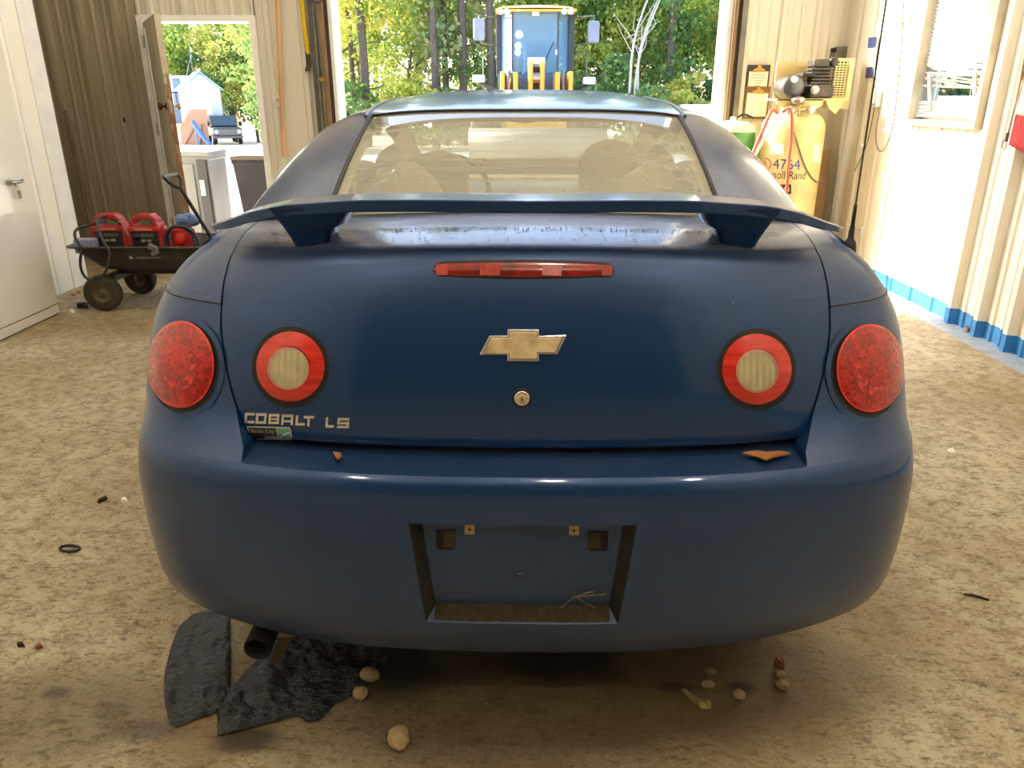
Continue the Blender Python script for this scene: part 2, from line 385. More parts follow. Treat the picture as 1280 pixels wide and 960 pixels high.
# roller track on the left jamb: channel, flange and a roller
trk = thing('door_track', 'dark steel roller track on the left post of the vehicle doorway', 'door track', (BX0 - 0.165, YB - 0.06, 0))
mb = MB(); mb.bx(-0.028, 0.012, -0.012, 0.012, 0.02, BZ - 0.1); mb.build('channel', simple('dark_track', srgb(92, 88, 80), 0.5, 0.3, var=0.35, scale=12), trk)
MB().bx(0.012, 0.024, -0.02, 0.05, 0.02, BZ - 0.1).build('flange', M_TRACK, trk)
for z in (0.9, 1.6, 2.3, 3.0): MB().bx(-0.028, 0.03, 0.012, 0.06, z, z + 0.05).build('bracket', M_TRACK, trk)
MB().cyl((0.05, -0.01, 1.57), (0.05, -0.04, 1.57), 0.022, n=14).build('roller', simple('brass_roller', srgb(170, 140, 84), 0.45, 0.5), trk)
# -- man doorway frame and the door leaf swung inward
fr = structure('trim_9', (0, 0, 0), 'white frame round the small doorway')
for a, b, z0, z1 in ((DX0 - 0.06, DX0, 0, DZ + 0.05), (DX1, DX1 + 0.05, 0, DZ + 0.05), (DX0, DX1, DZ, DZ + 0.05)):
    MB().bx(a, b, YB - 0.05, YB + 0.17, z0, z1).build('frame_board', M_TRIMW, fr, bevel=0.004)
HX, HY = DX0 + 0.01, YB - 0.03
dr = tag(bpy.data.objects.new('door_1', None), 'beige steel door swung inward, its latch edge rusted', None, None, 'structure'); COL.objects.link(dr)
dr.location = (HX, HY, 0); dr.rotation_euler = (0, 0, math.atan2(6.5 - HY, -2.765 - HX))
M_LEAF = steel_mat('beige_door_steel', srgb(204, 196, 176), srgb(150, 130, 100), 0.5, 0.3)
a = NT('rusty_edge'); co = a.coord(); z = a.sep(co)[2]; nz = a.noise(a.coord((3, 3, 1)), 9, 5, 0.7)
k = a.ramp(a.math('ADD', z, a.math('MULTIPLY', nz, -0.7)), [(0.0, 0), (1.0, 1)])
k = a.ramp(a.math('SUBTRACT', a.math('ADD', a.math('MULTIPLY', nz, 0.9), 1.02), a.math('MULTIPLY', z, 0.62)), [(0.45, 0), (0.56, 1)])
M_RUST = a.done(a.bsdf(Base_Color=a.mix(k, srgb(190, 180, 158), a.mix(a.ramp(nz, [(0.5, 0), (0.6, 1)]), srgb(118, 82, 56), srgb(150, 116, 86))), Roughness=0.75))
MB().bx(0.0, 0.865, -0.022, 0.022, 0.02, 2.03).build('door_leaf', M_LEAF, dr)
MB().bx(0.865, 0.872, -0.023, 0.023, 0.02, 2.03).build('latch_edge', M_RUST, dr)
for s, m in ((1, simple('dark_bronze', srgb(90, 62, 44), 0.4, 0.7)), (-1, simple('brass_knob', srgb(190, 172, 140), 0.3, 0.8))):
    MB().lathe([(0, 0), (0.03, 0.0), (0.03, 0.008), (0.011, 0.012), (0.011, 0.03), (0.026, 0.04), (0.03, 0.055), (0.02, 0.066), (0, 0.068)], (0.80, -0.022 * s, 1.35), (0, -s, 0), 14).build('door_knob', m, dr)
MB().bx(0.871, 0.875, -0.012, 0.012, 1.30, 1.40).build('latch_plate', simple('worn_latch', srgb(180, 170, 150), 0.4, 0.6), dr)
for z in (0.3, 1.15, 1.88):
    mb = MB(); mb.cyl((-0.0, -0.036, z - 0.05), (0, -0.036, z + 0.05), 0.010, n=8); mb.bx(-0.04, 0.06, -0.030, -0.023, z - 0.05, z + 0.05); mb.build('hinge', simple('hinge_steel', srgb(206, 200, 186), 0.4, 0.3), dr)
for z, w in ((0.0, 0),):
    mb = MB(); mb.bx(0.10, 0.16, -0.036, -0.022, 0.1, 1.98); mb.build('edge_strip', M_TRIMW, dr)

# -- window in the right wall
wn = structure('window_1', (XR, (WY0 + WY1) / 2, WZ0), 'window in the white wall with a half raised broken blind')
hw = (WY1 - WY0) / 2; hh = WZ1 - WZ0
M_WFR = simple('tan_window_frame', srgb(206, 196, 176), 0.5, var=0.2, scale=6)
for y0, y1, z0, z1 in ((-hw - 0.045, -hw, -0.03, hh + 0.05), (hw, hw + 0.045, -0.03, hh + 0.05), (-hw, hw, hh, hh + 0.05), (-hw, hw, -0.03, 0.012)):
    MB().bx(-0.055, 0.10, y0, y1, z0, z1).build('frame_board', M_WFR, wn, bevel=0.004)
for z0, z1 in ((0.012, 0.05), (0.42, 0.46), (0.90, 0.94)):
    MB().bx(0.06, 0.10, -hw, hw, z0, z1).build('sash_rail', M_TRIMW, wn)
a = NT('window_glass'); g = a.n('ShaderNodeBsdfGlossy'); g.inputs['Roughness'].default_value = 0.02; t = a.n('ShaderNodeBsdfTransparent')
t.inputs[0].default_value = (0.93, 0.96, 0.95, 1); fz = a.fres(1.45); mx = a.n('ShaderNodeMixShader')
a.t.links.new(fz.outputs[0], mx.inputs[0]); a.t.links.new(t.outputs[0], mx.inputs[1]); a.t.links.new(g.outputs[0], mx.inputs[2]); M_PANE = a.done(mx.outputs[0])
MB().bx(0.078, 0.082, -hw, hw, 0.03, hh).build('pane', M_PANE, wn)
bl = thing('window_blind', 'white slatted blind hanging crooked in the window on the white wall', 'blind', (XR + 0.01, (WY0 + WY1) / 2, WZ0))
M_SLAT = simple('cream_slat', srgb(235, 228, 212), 0.45, var=0.12, scale=10)
MB().bx(-0.025, 0.025, -hw + 0.01, hw - 0.01, hh - 0.04, hh - 0.005).build('head_rail', M_SLAT, bl)
nsl = 32; sl0 = None
for i in range(nsl):
    z = hh - 0.06 - i * 0.0235; tilt = 0.0
    if i == nsl - 1: tilt = 0.03
    if i in (nsl - 3, nsl - 2): tilt = 0.05 * (i - nsl + 4)
    if sl0 is None:
        sl0 = MB().add([(-0.0138, -hw + 0.015, 0.004), (0.0138, -hw + 0.015, -0.004), (0.0138, hw - 0.015, -0.004), (-0.0138, hw - 0.015, 0.004),
                        (-0.0138, -hw + 0.015, 0.0052), (0.0138, -hw + 0.015, -0.0028), (0.0138, hw - 0.015, -0.0028), (-0.0138, hw - 0.015, 0.0052)],
                       [(3, 2, 1, 0), (4, 5, 6, 7), (0, 1, 5, 4), (1, 2, 6, 5), (2, 3, 7, 6), (3, 0, 4, 7)]).build('slat', M_SLAT, bl); o = sl0
    else:
        o = sl0.copy(); COL.objects.link(o)
    o.location = (0, 0, z); o.rotation_euler = (tilt + random.uniform(-0.003, 0.003), random.uniform(0.62, 0.78), 0)
for k, (z, t_, dy) in enumerate(((0.285, 0.10, 0.0), (0.262, 0.07, 0), (0.245, 0.10, 0.01), (0.225, 0.03, 0.0))):
    o = sl0.copy(); COL.objects.link(o); o.location = (0, dy, z); o.rotation_euler = (t_, 0.2, 0)
for k in range(9):
    o = sl0.copy(); COL.objects.link(o); o.location = (0, 0, 0.035 + 0.012 * k); o.rotation_euler = (random.uniform(-.01, .01), -0.5, 0)
for y in (-hw * 0.55, hw * 0.5):
    MB().tube([(0.0, y, hh - 0.02), (0.0, y, 0.02)], 0.0016, 5).build('ladder_cord', M_SLAT, bl)
for y0, y1 in ((hw - 0.10, hw - 0.22), (-hw + 0.16, -hw + 0.06)):
    MB().box((-0.018, (y0 + y1) / 2, 0.20), (0.012, 0.03, 0.27), M=Matrix.Rotation(math.atan2(y0 - y1, 0.30) * -1, 4, 'X')).build('stay', M_WFR, bl)

# -- ceiling lamps (round pendant globes, warm)
M_LAMPBODY = simple('lamp_housing', srgb(200, 200, 196), 0.4, 0.3)
GR = 0.12
a = NT('lamp_globe'); e = a.n('ShaderNodeEmission'); e.inputs[0].default_value = (*LAMP_C, 1); e.inputs[1].default_value = LAMP_W / (PI * 4 * PI * GR * GR); M_DIFF = a.done(e.outputs[0])
def lamp(x, y, label):
    t = thing('ceiling_lamp', label, 'lamp', (x, y, ZC), 0, 'ceiling lamps')
    MB().lathe([(0, 0), (.06, 0), (.06, -.03), (.012, -.04), (.012, -.34), (.05, -.36), (.055, -.42), (0, -.42)]).build('stem', M_LAMPBODY, t)
    MB().ball((0, 0, -.53), GR, 14, 8).build('globe', M_DIFF, t)
for y, w in ((-1.3, 'behind the viewer'), (1.0, 'over the tail of the car'), (4.2, 'over the bonnet of the car')):
    for side, x in (('left', -2.0), ('middle', 0.25), ('right', 2.0)): lamp(x, y, 'round warm ceiling lamp %s, %s of its row' % (w, side))

# ================================================================== CAR
CB = (0.0, 3.57, 0.0)                       # base point of the car in its own frame (rear bumper at y = 1.28, viewer at y = 0)
CAR_RZ = -math.atan2(15.0, F)
def car_world(p):
    c, s = math.cos(CAR_RZ), math.sin(CAR_RZ); return (c * p[0] - s * p[1], s * p[0] + c * p[1], p[2])
car = thing('coupe', 'dusty dark blue two-door coupe with a rear spoiler, seen from behind', 'car', car_world(CB), CAR_RZ)
def catp(px, py, Y=None, z=None): return at(px, py, Y=Y, z=z, cx=655.0)

YO = herm([.25, .29, .36, .45, .54, .66, .700, .716, .745, .79, .85, .95, 1.02, 1.06, 1.097, 1.134], [1.355, 1.33, 1.302, 1.288, 1.281, 1.278, 1.284, 1.297, 1.322, 1.336, 1.357, 1.395, 1.42, 1.435, 1.455, 1.49])
YT = herm([.732, .740, .752, .85, .95, 1.03, 1.07, 1.095, 1.11, 1.125], [1.394, 1.382, 1.376, 1.383, 1.40, 1.425, 1.440, 1.452, 1.463, 1.485])
WW = herm([.25, .27, .30, .36, .47, .60, .66, .70, .735, .784, .892, .975, 1.023, 1.06, 1.084, 1.107, 1.134], [.835, .862, .882, .8844, .8847, .8817, .8729, .8658, .8635, .859, .8504, .8298, .8003, .7703, .7418, .718, .69])
DD, EN, EM = 0.27, 2.6, 1.8
def drop(x, z):
    q = min(abs(x) / WW(z), 1.0); return DD - DD * (1 - q ** EN) ** (1 / EM)
def Oy(x, z): return YO(z) + drop(x, z)
def Ty(x, z): return YT(z) + drop(x, z)
XE_ = herm([.70, .732, .745, .765, .85, .985, 1.06, 1.14], [.566, .569, .581, .589, .611, .630, .632, .632])
def TE(x, z):
    s = min(max((z - .734) / (1.097 - .734), 0), 1); return Ty(x, min(z + .028 * min(1.0, abs(x) / .632) ** 2 * s, 1.125))
def sm(t): t = min(max(t, 0.0), 1.0); return t * t * (3 - 2 * t)
def Uy(x, z):
    k = sm((z - .716) / .075); t_ = TE(x, max(z, .745)) - .004
    return lerp(Oy(x, z), lerp(t_, Oy(x, z), sm((abs(x) - XE(z)) / .16)), k)
def XE(z): return XE_(max(z, .70))
XELOW = .566; XT = .632
def on_T(px, py, out=0.0):
    Y = 1.45
    for _ in range(12):
        p = catp(px, py, Y=Y); Y = TE(p.x, p.z)
    return Vector((p.x, Y - out, p.z))

# ---- materials
def paint_mat():
    a = NT('blue_metallic_paint'); co = a.coord(); x, y, z = a.sep(co)
    fl = a.noise(co, 900, 2); big = a.noise(co, 2.2, 5, 0.6); fine = a.noise(co, 60, 4, 0.7); drip = a.noise(a.coord((30, 4, 2.0)), 1.0, 4, 0.6)
    blue = a.mix(fl, (0.006, 0.042, 0.150), (0.010, 0.064, 0.215))
    geo = a.n('ShaderNodeNewGeometry'); nz = a.sep(geo.outputs['Normal'])[2]
    up = a.ramp(nz, [(0.42, 0.0), (0.95, 1.0)])
    low = a.ramp(z, [(0.24, 1.0), (0.52, 0.5), (0.70, 0.05)])
    d = a.math('ADD', a.math('MULTIPLY', low, 0.36), a.math('MULTIPLY', up, 0.17))
    flat_ = a.math('MULTIPLY', a.ramp(nz, [(0.86, 0), (0.97, 1)]), a.ramp(a.math('SUBTRACT', z, 0.6), [(0.44, 0), (0.47, 1), (0.62, 1), (0.66, 0)])); lip = a.math('MULTIPLY', a.ramp(z, [(1.02, 0), (1.07, 1)]) if False else a.ramp(a.math('SUBTRACT', z, 0.6), [(0.36, 0), (0.47, 1), (0.515, 1), (0.527, 0)]), 0.06)
    d = a.math('ADD', d, a.math('ADD', a.math('MULTIPLY', flat_, 0.13), a.math('MULTIPLY', lip, 1.0)))
    d = a.math('MULTIPLY', d, a.ramp(big, [(0.25, 0.5), (0.75, 1.15)]))
    d = a.math('MULTIPLY', d, a.ramp(fine, [(0.3, 0.55), (0.7, 1.2)]))
    d = a.math('ADD', d, a.math('MULTIPLY', a.ramp(drip, [(0.6, 0), (0.8, 1)]), 0.06), True)
    spk = a.math('MULTIPLY', a.ramp(a.voro(co, 55), [(0.0, 1), (0.045, 0)]), a.ramp(a.noise(co, 11, 2), [(0.5, 0), (0.62, 0.55)]))
    d = a.math('ADD', d, a.math('MULTIPLY', spk, 0.6), True)
    c = a.mix(d, blue, a.mix(flat_, srgb(104, 98, 88), srgb(186, 184, 186)))  # pale tone on the flat deck paints sky reflection, mixed with dust
    met = a.math('MULTIPLY', a.math('SUBTRACT', 1.0, d, True), 0.45)
    b = a.bsdf(Base_Color=c, Metallic=met, Roughness=a.math('ADD', 0.30, a.math('MULTIPLY', d, 0.55), True), Coat_Weight=a.math('SUBTRACT', 0.9, a.math('MULTIPLY', d, 1.3), True),
               Coat_Roughness=a.math('ADD', a.math('ADD', 0.05, a.math('MULTIPLY', lip, 6.0)), a.math('MULTIPLY', d, 0.35)))
    b.inputs['Specular IOR Level'].default_value = 0.2
    return a.done(b)
M_PAINT = paint_mat()
M_SEAL = simple('black_rubber', (0.012, 0.012, 0.012), 0.55, var=0.3)
M_BLACK = simple('black_plastic', (0.02, 0.02, 0.021), 0.5, var=0.4, scale=20)
M_CHROME = simple('chrome', (0.84, 0.83, 0.82), 0.16, 0.75, var=0.12, scale=20)
M_GOLD = simple('worn_gold', srgb(232, 214, 172), 0.35, 0.2, var=0.25, scale=30, col2=srgb(190, 160, 108))
def red_lens():
    a = NT('red_lens'); co = a.coord(); v = a.voro(a.coord((1, 1, 1)), 150, 'Color'); vv = a.sep(v)[0]; n2 = a.noise(co, 16, 3, 0.6)
    c = a.mix(a.ramp(a.math('ADD', a.math('MULTIPLY', vv, 0.5), a.math('MULTIPLY', n2, 0.6)), [(0.35, 0), (0.85, 1)]), (0.26, 0.005, 0.004), (0.68, 0.022, 0.014))
    b = a.bsdf(Base_Color=c, Roughness=0.22, Coat_Weight=0.7, Coat_Roughness=0.08); return a.done(b)
def red_plain(name, c1, c2, sc, stretch):
    a = NT(name); n = a.noise(a.coord(stretch), sc, 3, 0.5)
    return a.done(a.bsdf(Base_Color=a.mix(a.ramp(n, [(0.35, 0), (0.65, 1)]), c1, c2), Roughness=0.22, Coat_Weight=0.7, Coat_Roughness=0.06))
M_RED = red_lens(); M_RED2 = red_plain('red_lens_ring', (0.55, 0.018, 0.012), (0.78, 0.045, 0.03), 26, (0.3, 1, 3))
M_RED3 = red_plain('dark_red_lens', (0.09, 0.006, 0.006), (0.36, 0.016, 0.011), 9, (1.6, 1, 0.2))
M_BOWL = red_plain('bowl_red', (0.16, 0.004, 0.003), (0.85, 0.035, 0.022), 110, (1, 1, 1))
M_REV = simple('cream_lens', srgb(200, 188, 150), 0.2, var=0.2, scale=30, coat=0.6)
M_CLOTH = simple('tan_seat_cloth', srgb(150, 138, 116), 0.9, var=0.15, scale=40)
M_LINER = simple('tan_trim', srgb(176, 164, 140), 0.85, var=0.1, scale=20)
def car_glass(name, tint, dust_and_veil, col):
    a = NT(name); co = a.coord(); t = a.n('ShaderNodeBsdfTransparent'); t.inputs[0].default_value = (*tint, 1)
    df = a.n('ShaderNodeBsdfDiffuse'); df.inputs[0].default_value = (*col, 1)
    g = a.n('ShaderNodeBsdfGlossy'); g.inputs['Roughness'].default_value = 0.015
    m1 = a.n('ShaderNodeMixShader'); nz = a.noise(co, 3.0, 6, 0.65); st = a.noise(a.coord((2, 18, 1)), 1.2, 4, 0.6); sp = a.voro(co, 40)
    f = a.math('MULTIPLY', a.math('ADD', a.ramp(nz, [(0.3, 0.85), (0.8, 1.12)]), a.math('MULTIPLY', a.ramp(st, [(0.55, 0), (0.75, 1)]), 0.25)), dust_and_veil, True)
    a.t.links.new(f, m1.inputs[0]); a.t.links.new(t.outputs[0], m1.inputs[1]); a.t.links.new(df.outputs[0], m1.inputs[2])
    fr_ = a.fres(1.6); m2 = a.n('ShaderNodeMixShader')
    a.t.links.new(fr_.outputs[0], m2.inputs[0]); a.t.links.new(m1.outputs[0], m2.inputs[1]); a.t.links.new(g.outputs[0], m2.inputs[2])
    return a.done(m2.outputs[0])
M_RGLASS = car_glass('dusty_veiled_rear_glass', (0.90, 0.95, 0.90), 0.30, srgb(240, 240, 226))  # pale diffuse film: dust plus a painted veil of ceiling reflection
M_SGLASS = car_glass('car_side_glass', (0.92, 0.96, 0.93), 0.03, srgb(190, 184, 160))
def cpart(mb, name, m, parent=None, **k): return mb.build(name, m, parent or car, off=CB, **k)

# ---- rear bumper cover (its uprights carry the outer lamps)
HZ0, HZ1 = .370, .621
def hwid(z): return .202 + .022 * (min(max(z, HZ0), HZ1) - HZ0) / (HZ1 - HZ0)
zlow = [.25, .258, .272, .29, .315, .342, HZ0, .41, .45, .50, .55, .59, HZ1, .645, .665, .68, .69, .70, .708, .716]
NA = 26
def center_xs(z):
    h = hwid(z); e = XELOW
    return [lerp(-e, -h, t) for t in lin(12)] + [lerp(-h, h, t) for t in lin(15)][1:] + [lerp(h, e, t) for t in lin(12)][1:]
def side_pts(z, yfn_end=1.90, sgn=1, x0=None):
    x0 = XE(z) if x0 is None else x0; W = WW(z); a0 = 2 / PI * math.asin((x0 / W) ** (EN / 2)); out = []
    for i in range(NA + 1):
        a_ = lerp(a0, 1.0, i / NA) * PI / 2
        x_ = W * math.sin(a_) ** (2 / EN); out.append((sgn * x_, Uy(x_, z) if z > .716 and a_ < 1.5 else YO(z) + DD - DD * max(0.0, math.cos(a_)) ** (2 / EM), z))
    y0 = out[-1][1]
    for t in (0.35, 0.7, 1.0): out.append((sgn * lerp(W, BW(z), t), lerp(y0, yfn_end, t), z))
    return out
BW = herm([.25, .3, .47, .7, .9, 1.0, 1.06, 1.10], [.84, .876, .884, .866, .850, .82, .775, .728])
mb = MB(); rows = []
for z in zlow: rows.append(list(reversed(side_pts(z, sgn=-1)))[:-1] + [(x, Oy(x, z), z) for x in center_xs(z)] + side_pts(z)[1:])
ns = NA + 3; c0 = ns + 11; c1 = c0 + 14; zi0, zi1 = zlow.index(HZ0), zlow.index(HZ1)
mb.grid(rows, keep=lambda i, j: not (zi0 <= i < zi1 and c0 <= j < c1))
# ledge under the boot lid
led = [[(x, lerp(Oy(x, .716), 1.45 + drop(x, .72), t), .716 + .012 * t - .004 * math.sin(PI * t)) for x in center_xs(.716)] for t in (0, .15, .5, 1.0)]
mb.grid(led)
# uprights
zup = [.716, .735, .76, .80, .84, .88, .92, .96, 1.003]
for sg in (-1, 1):
    mb.grid([side_pts(z, sgn=sg) for z in zup])
    mb.grid([[(sg * XE(z), Uy(XE(z), z), z), (sg * (XE(z) - .001), max(Uy(XE(z), z) + .01, TE(XE(z), max(z, .735)) + .03), z)] for z in zup], smooth=False)
# underside return
und = rows[0]; mb.grid([[(p[0], p[1], .25) for p in und], [(p[0] * .93, p[1] + .05, .262) for p in und], [(p[0] * .9, max(p[1], 1.75), .30) for p in und]])
bumper = cpart(mb, 'bumper', M_PAINT)

# ---- number-plate recess
mb = MB(); RD = .036
def rim(z, s): return Vector((s * hwid(z), Oy(hwid(z), z), z))
bk = lambda x, z: Oy(x, z) + RD
zr = [HZ0, .42, .47, .52, .57, HZ1]
MSD = {-1: MB(), 1: MB()}
for s in (-1, 1):
    MSD[s].grid([[rim(z, s), Vector((s * (hwid(z) - .004), Oy(hwid(z), z) + .006, z)), Vector((s * (hwid(z) - .020), bk(hwid(z) - .02, z), z))] for z in zr], smooth=False)
xs = lin(15)
mb.grid([[(lerp(-hwid(HZ0), hwid(HZ0), t), Oy(lerp(-hwid(HZ0), hwid(HZ0), t), HZ0), HZ0) for t in xs], [(lerp(-.183, .183, t), bk(lerp(-.183, .183, t), .39), .395) for t in xs]], smooth=False)
mb.grid([[(lerp(-hwid(HZ1), hwid(HZ1), t), Oy(lerp(-hwid(HZ1), hwid(HZ1), t), HZ1), HZ1) for t in xs], [(lerp(-.204, .204, t), bk(lerp(-.204, .204, t), HZ1), HZ1 - .002) for t in xs]], smooth=False)
zb = [.395, .45, .50, .56, HZ1 - .002]
mb.grid([[(lerp(-(hwid(z) - .02), hwid(z) - .02, t), bk(lerp(-(hwid(z) - .02), hwid(z) - .02, t), z), z) for t in xs] for z in zb])
rec = cpart(mb, 'plate_recess', M_PAINT); 
for s in (-1, 1): cpart(MSD[s], 'recess_side', simple('recess_black', (0.012, 0.012, 0.013), 0.7, var=.4, scale=30), rec)  # recess sides near-black, darker than the body paint
def rpt(px, py, out=0.0):
    Y = 1.32
    for _ in range(8):
        p = catp(px, py, Y=Y); Y = bk(p.x, p.z) - out
    return catp(px, py, Y=Y)
for (px0, px1) in ((547, 571), (737, 762)):
    mb = MB(); mb.prism([(px0, 663), (px1, 663), (px1, 684), (px1 - 3, 688), (px0 + 3, 688), (px0, 684)], lambda u, v, d: rpt(u, v, d), 0.0006, 0.0012); h = cpart(mb, 'slot', simple('dark_hollow', (0.004, 0.004, 0.004), 0.8), rec)
    q0, q1 = (px0 + 9, px1 - 1) if px0 < 600 else (px0 + 1, px1 - 9)
    mb = MB(); mb.prism([(q0, 664.5), (q1, 664.5), (q1, 685), (q0, 685)], lambda u, v, d: rpt(u, v, d), 0.0014, 0.0018); cpart(mb, 'slot_wall', simple('muddy_plastic', srgb(58, 50, 36), 0.7), rec)
for px in (589, 719.5):
    mb = MB(); mb.prism([(px - 6.2, 656.8), (px + 6.2, 656.8), (px + 6.2, 668.5), (px - 6.2, 668.5)], lambda u, v, d: rpt(u, v, d), 0.0, 0.004)
    cl = cpart(mb, 'plate_clip', simple('cream_nylon', srgb(196, 176, 118), 0.5), rec)
    p = rpt(px, 662.5, .0045); mb = MB().cyl((p.x, p.y + .002, p.z), (p.x, p.y - .0006, p.z), .0030, n=10); cpart(mb, 'screw_hole', M_SEAL, rec)
mb = MB(); p = rpt(652, 717); mb.ball(p, (.011, .008, .006), 12, 8); cpart(mb, 'latch_bump', M_PAINT, rec)
# silt along the bottom of the recess
mb = MB(); mb.grid([[(lerp(-.185, .185, t), lerp(Oy(0, HZ0) + .002, bk(0, .39), s) + drop(lerp(-.185, .185, t), .4), HZ0 + .003 + .022 * s + random.uniform(0, .0025)) for t in lin(40)] for s in lin(7)])
tag(cpart(mb, 'silt', simple('dried_silt', srgb(66, 56, 38), 0.95, var=0.5, scale=60, bump=0.4), rec), kind='stuff')

# ---- boot lid
def ztop(x): return 1.125 - .028 * min(1.0, abs(x) / .632) ** 2
def lid_pt(x, s):  # s: 0 bottom of face .. 1 lip
    zt = ztop(x); z = lerp(.734, zt, s); return (x, Ty(x, min(z + (1.125 - zt) * s, 1.125)), z)
DK = herm([0, .03, .10, .36, .42, 1.0], [0, .0035, .0075, .0180, .0198, .0262])
YG = 1.80
def deck_pt(x, s):
    zt = ztop(x); y0 = lid_pt(x, 1.0)[1]; y1 = YG + .02 - .01 * (abs(x) / .6) ** 2
    y = lerp(y0, y1, s); z = zt + DK(s) + (1.125 - zt) * .30 * s
    return (x, y, z)
NL = 60; mb = MB(); rows = []
ss = [0, .006, .014, .026, .045, .08, .12, .2, .3, .4, .5, .6, .7, .78, .84, .89, .92, .945, .965, .98, .99, 1.0]
for s in ss:
    z = lerp(.734, 1.097, s); e = XE(max(z, .734)) - .0025; rows.append([lid_pt(lerp(-e, e, t), s) for t in lin(NL)])
for s in (.012, .03, .06, .12, .2, .3, .36, .42, .5, .6, .7, .8, .9, 1.0):
    e = XT - .0025; rows.append([deck_pt(lerp(-e, e, t), s) for t in lin(NL)])
mb.grid(rows)
lid = cpart(mb, 'boot_lid', M_PAINT)
def deck_z(x, y):
    y0 = lid_pt(x, 1.0)[1]; return deck_pt(x, min(max((y - y0) / (YG - y0), 0), 1))[2]
# leaf litter caught on the lip
mb = MB()
for k in range(900):
    x = random.uniform(-.56, .56); s = random.choice((random.gauss(.37, .02), random.gauss(.37, .02), random.uniform(.02, .36)))
    if abs(x) < .2 and s < .3 and random.random() < .6: continue
    p = deck_pt(x, max(.02, s)); r = random.uniform(.0012, .0042); an = random.uniform(0, PI)
    q = Vector((math.cos(an), math.sin(an), .1)) * r; w = Vector((-math.sin(an), math.cos(an), .15)) * r * .5; P = Vector(p) + Vector((0, 0, .0022))
    mb.add([P - q, P + w, P + q, P - w], [(0, 1, 2, 3)])
tag(cpart(mb, 'leaf_litter', simple('brown_litter', srgb(58, 44, 28), 0.9, var=0.6, scale=90), lid), kind='stuff')

# ---- quarter panels
zq = [1.003, 1.02, 1.04, 1.06, 1.08, 1.097]
for sg in (-1, 1):
    mb = MB(); rows = []
    for z in zq: rows.append(side_pts(z, 1.95, sg))
    for s_ in (.02, .06, .13, .24, .38, .52, .68, .84, 1.0):
        P = deck_pt(XT, s_); z = P[2]; W = WW(z); ys = P[1]; k = sm(s_); ye = max(ys + .02, lerp(YO(1.097) + DD, 1.88, k)); r = []; ar = lerp(.62, 1.0, k)
        x0 = side_pts(1.097)
        for i in range(NA + 1):
            b_ = i / NA; base = x0[i]; fx = (base[0] - x0[0][0]) / (x0[NA][0] - x0[0][0]); fy = (base[1] - x0[0][1]) / (x0[NA][1] - x0[0][1])
            r.append((sg * lerp(XT, W, fx), lerp(ys, ye, fy), z))
        for t in (.35, .7, 1.0): r.append((sg * lerp(W, W + .015, t), lerp(ye, 1.95, t), z))
        rows.append(r)
    mb.grid(rows)
    mb.grid([[r[0] for r in rows], [(r[0][0] - sg * .001, r[0][1] + .02, r[0][2] - .02) for r in rows]], smooth=False)
    cpart(mb, 'quarter_panel', M_PAINT)
# dark channel under the lid gap
mb = MB()
for sg in (-1, 1):
    mb.grid([[(sg * (XE(z) - .03), Ty(XE(z) - .03, z) + .022, z), (sg * (XE(z) + .02), Ty(XE(z), z) + .030, z)] for z in (.735, .8, .9, 1.0, 1.05)], smooth=False)
    mb.grid([[(sg * .615, y, deck_z(.605, y) - .03), (sg * .65, y, deck_z(.63, y) - .035)] for y in (1.62, 1.66, 1.72, 1.8)], smooth=False)
mb.grid([[(x, 1.40 + drop(x, .73), .7285) for x in np.linspace(-.57, .57, 20)], [(x, 1.42 + drop(x, .73), .75) for x in np.linspace(-.55, .55, 20)]], smooth=False)
cpart(mb, 'lid_seal', M_SEAL)
for sg in (-1, 1):
    cpart(MB().tube([Vector(side_pts(1.003, sgn=sg)[i]) + Vector((0, -.0008, 0)) for i in range(0, NA + 3)], .0016, 5), 'panel_seam', M_SEAL)

# ---- greenhouse
ZC_ = herm([1.72, 1.80, 2.0, 2.2, 2.42, 2.5, 2.7, 3.0, 3.3, 3.6, 3.85, 4.0, 4.3, 4.66, 4.72], [1.130, 1.152, 1.233, 1.305, 1.368, 1.386, 1.411, 1.430, 1.438, 1.432, 1.405, 1.36, 1.235, 1.075, 1.05])
WG = .725
ZB_ = herm([1.8, 2.45, 3.0, 4.2, 4.72], [1.10, 1.10, 1.0, .98, .97])
def G(x, y, ins=0.0):
    zc = ZC_(y) - ins; zb_ = min(ZB_(y), zc - .03); w = WG - ins
    return zb_ + (zc - zb_) * max(0.0, 1 - (min(abs(x), w) / w) ** 4) ** (1 / 3.0)
gys = [1.80, 1.86, 1.93, 2.0, 2.07, 2.14, 2.21, 2.28, 2.35, 2.42, 2.455, 2.49, 2.55, 2.62, 2.70, 2.78, 2.86, 2.93, 3.0, 3.08, 3.16, 3.26, 3.36, 3.46, 3.56, 3.66, 3.75, 3.85, 3.92, 4.0, 4.08, 4.16, 4.25, 4.34, 4.43, 4.52, 4.60, 4.66, 4.72]
gx = [0, .08, .16, .24, .32, .39, .43, .466, .486, .51, .535, .56, .58, .60, .618, .635, .652, .667, .68, .69, .698, .705, .711, .715, .7185, .7215, .7235, .7246, WG]
gxs = [-x for x in reversed(gx[1:])] + gx
def gclass(x, y):
    x = abs(x)
    if x < .466 and 1.80 <= y <= 2.42: return 'rear_window'
    if x < .60 and 3.85 < y < 4.66: return 'windscreen'
    if x < .486 and 2.42 < y < 3.85: return 'roof'
    if .618 < x < .7185 and 2.55 < y < 3.0: return 'quarter_glass'
    if .618 < x < .7185 and 3.08 < y < 3.85: return 'door_glass'
    if .667 < x < .7185 and 3.85 < y < 4.16: return 'door_glass'
    return 'pillar'
GK = herm([1.80, 2.0, 2.3, 2.5, 3.0, 5.0], [.950, .975, 1.0, 1.0, 1.10, 1.12])
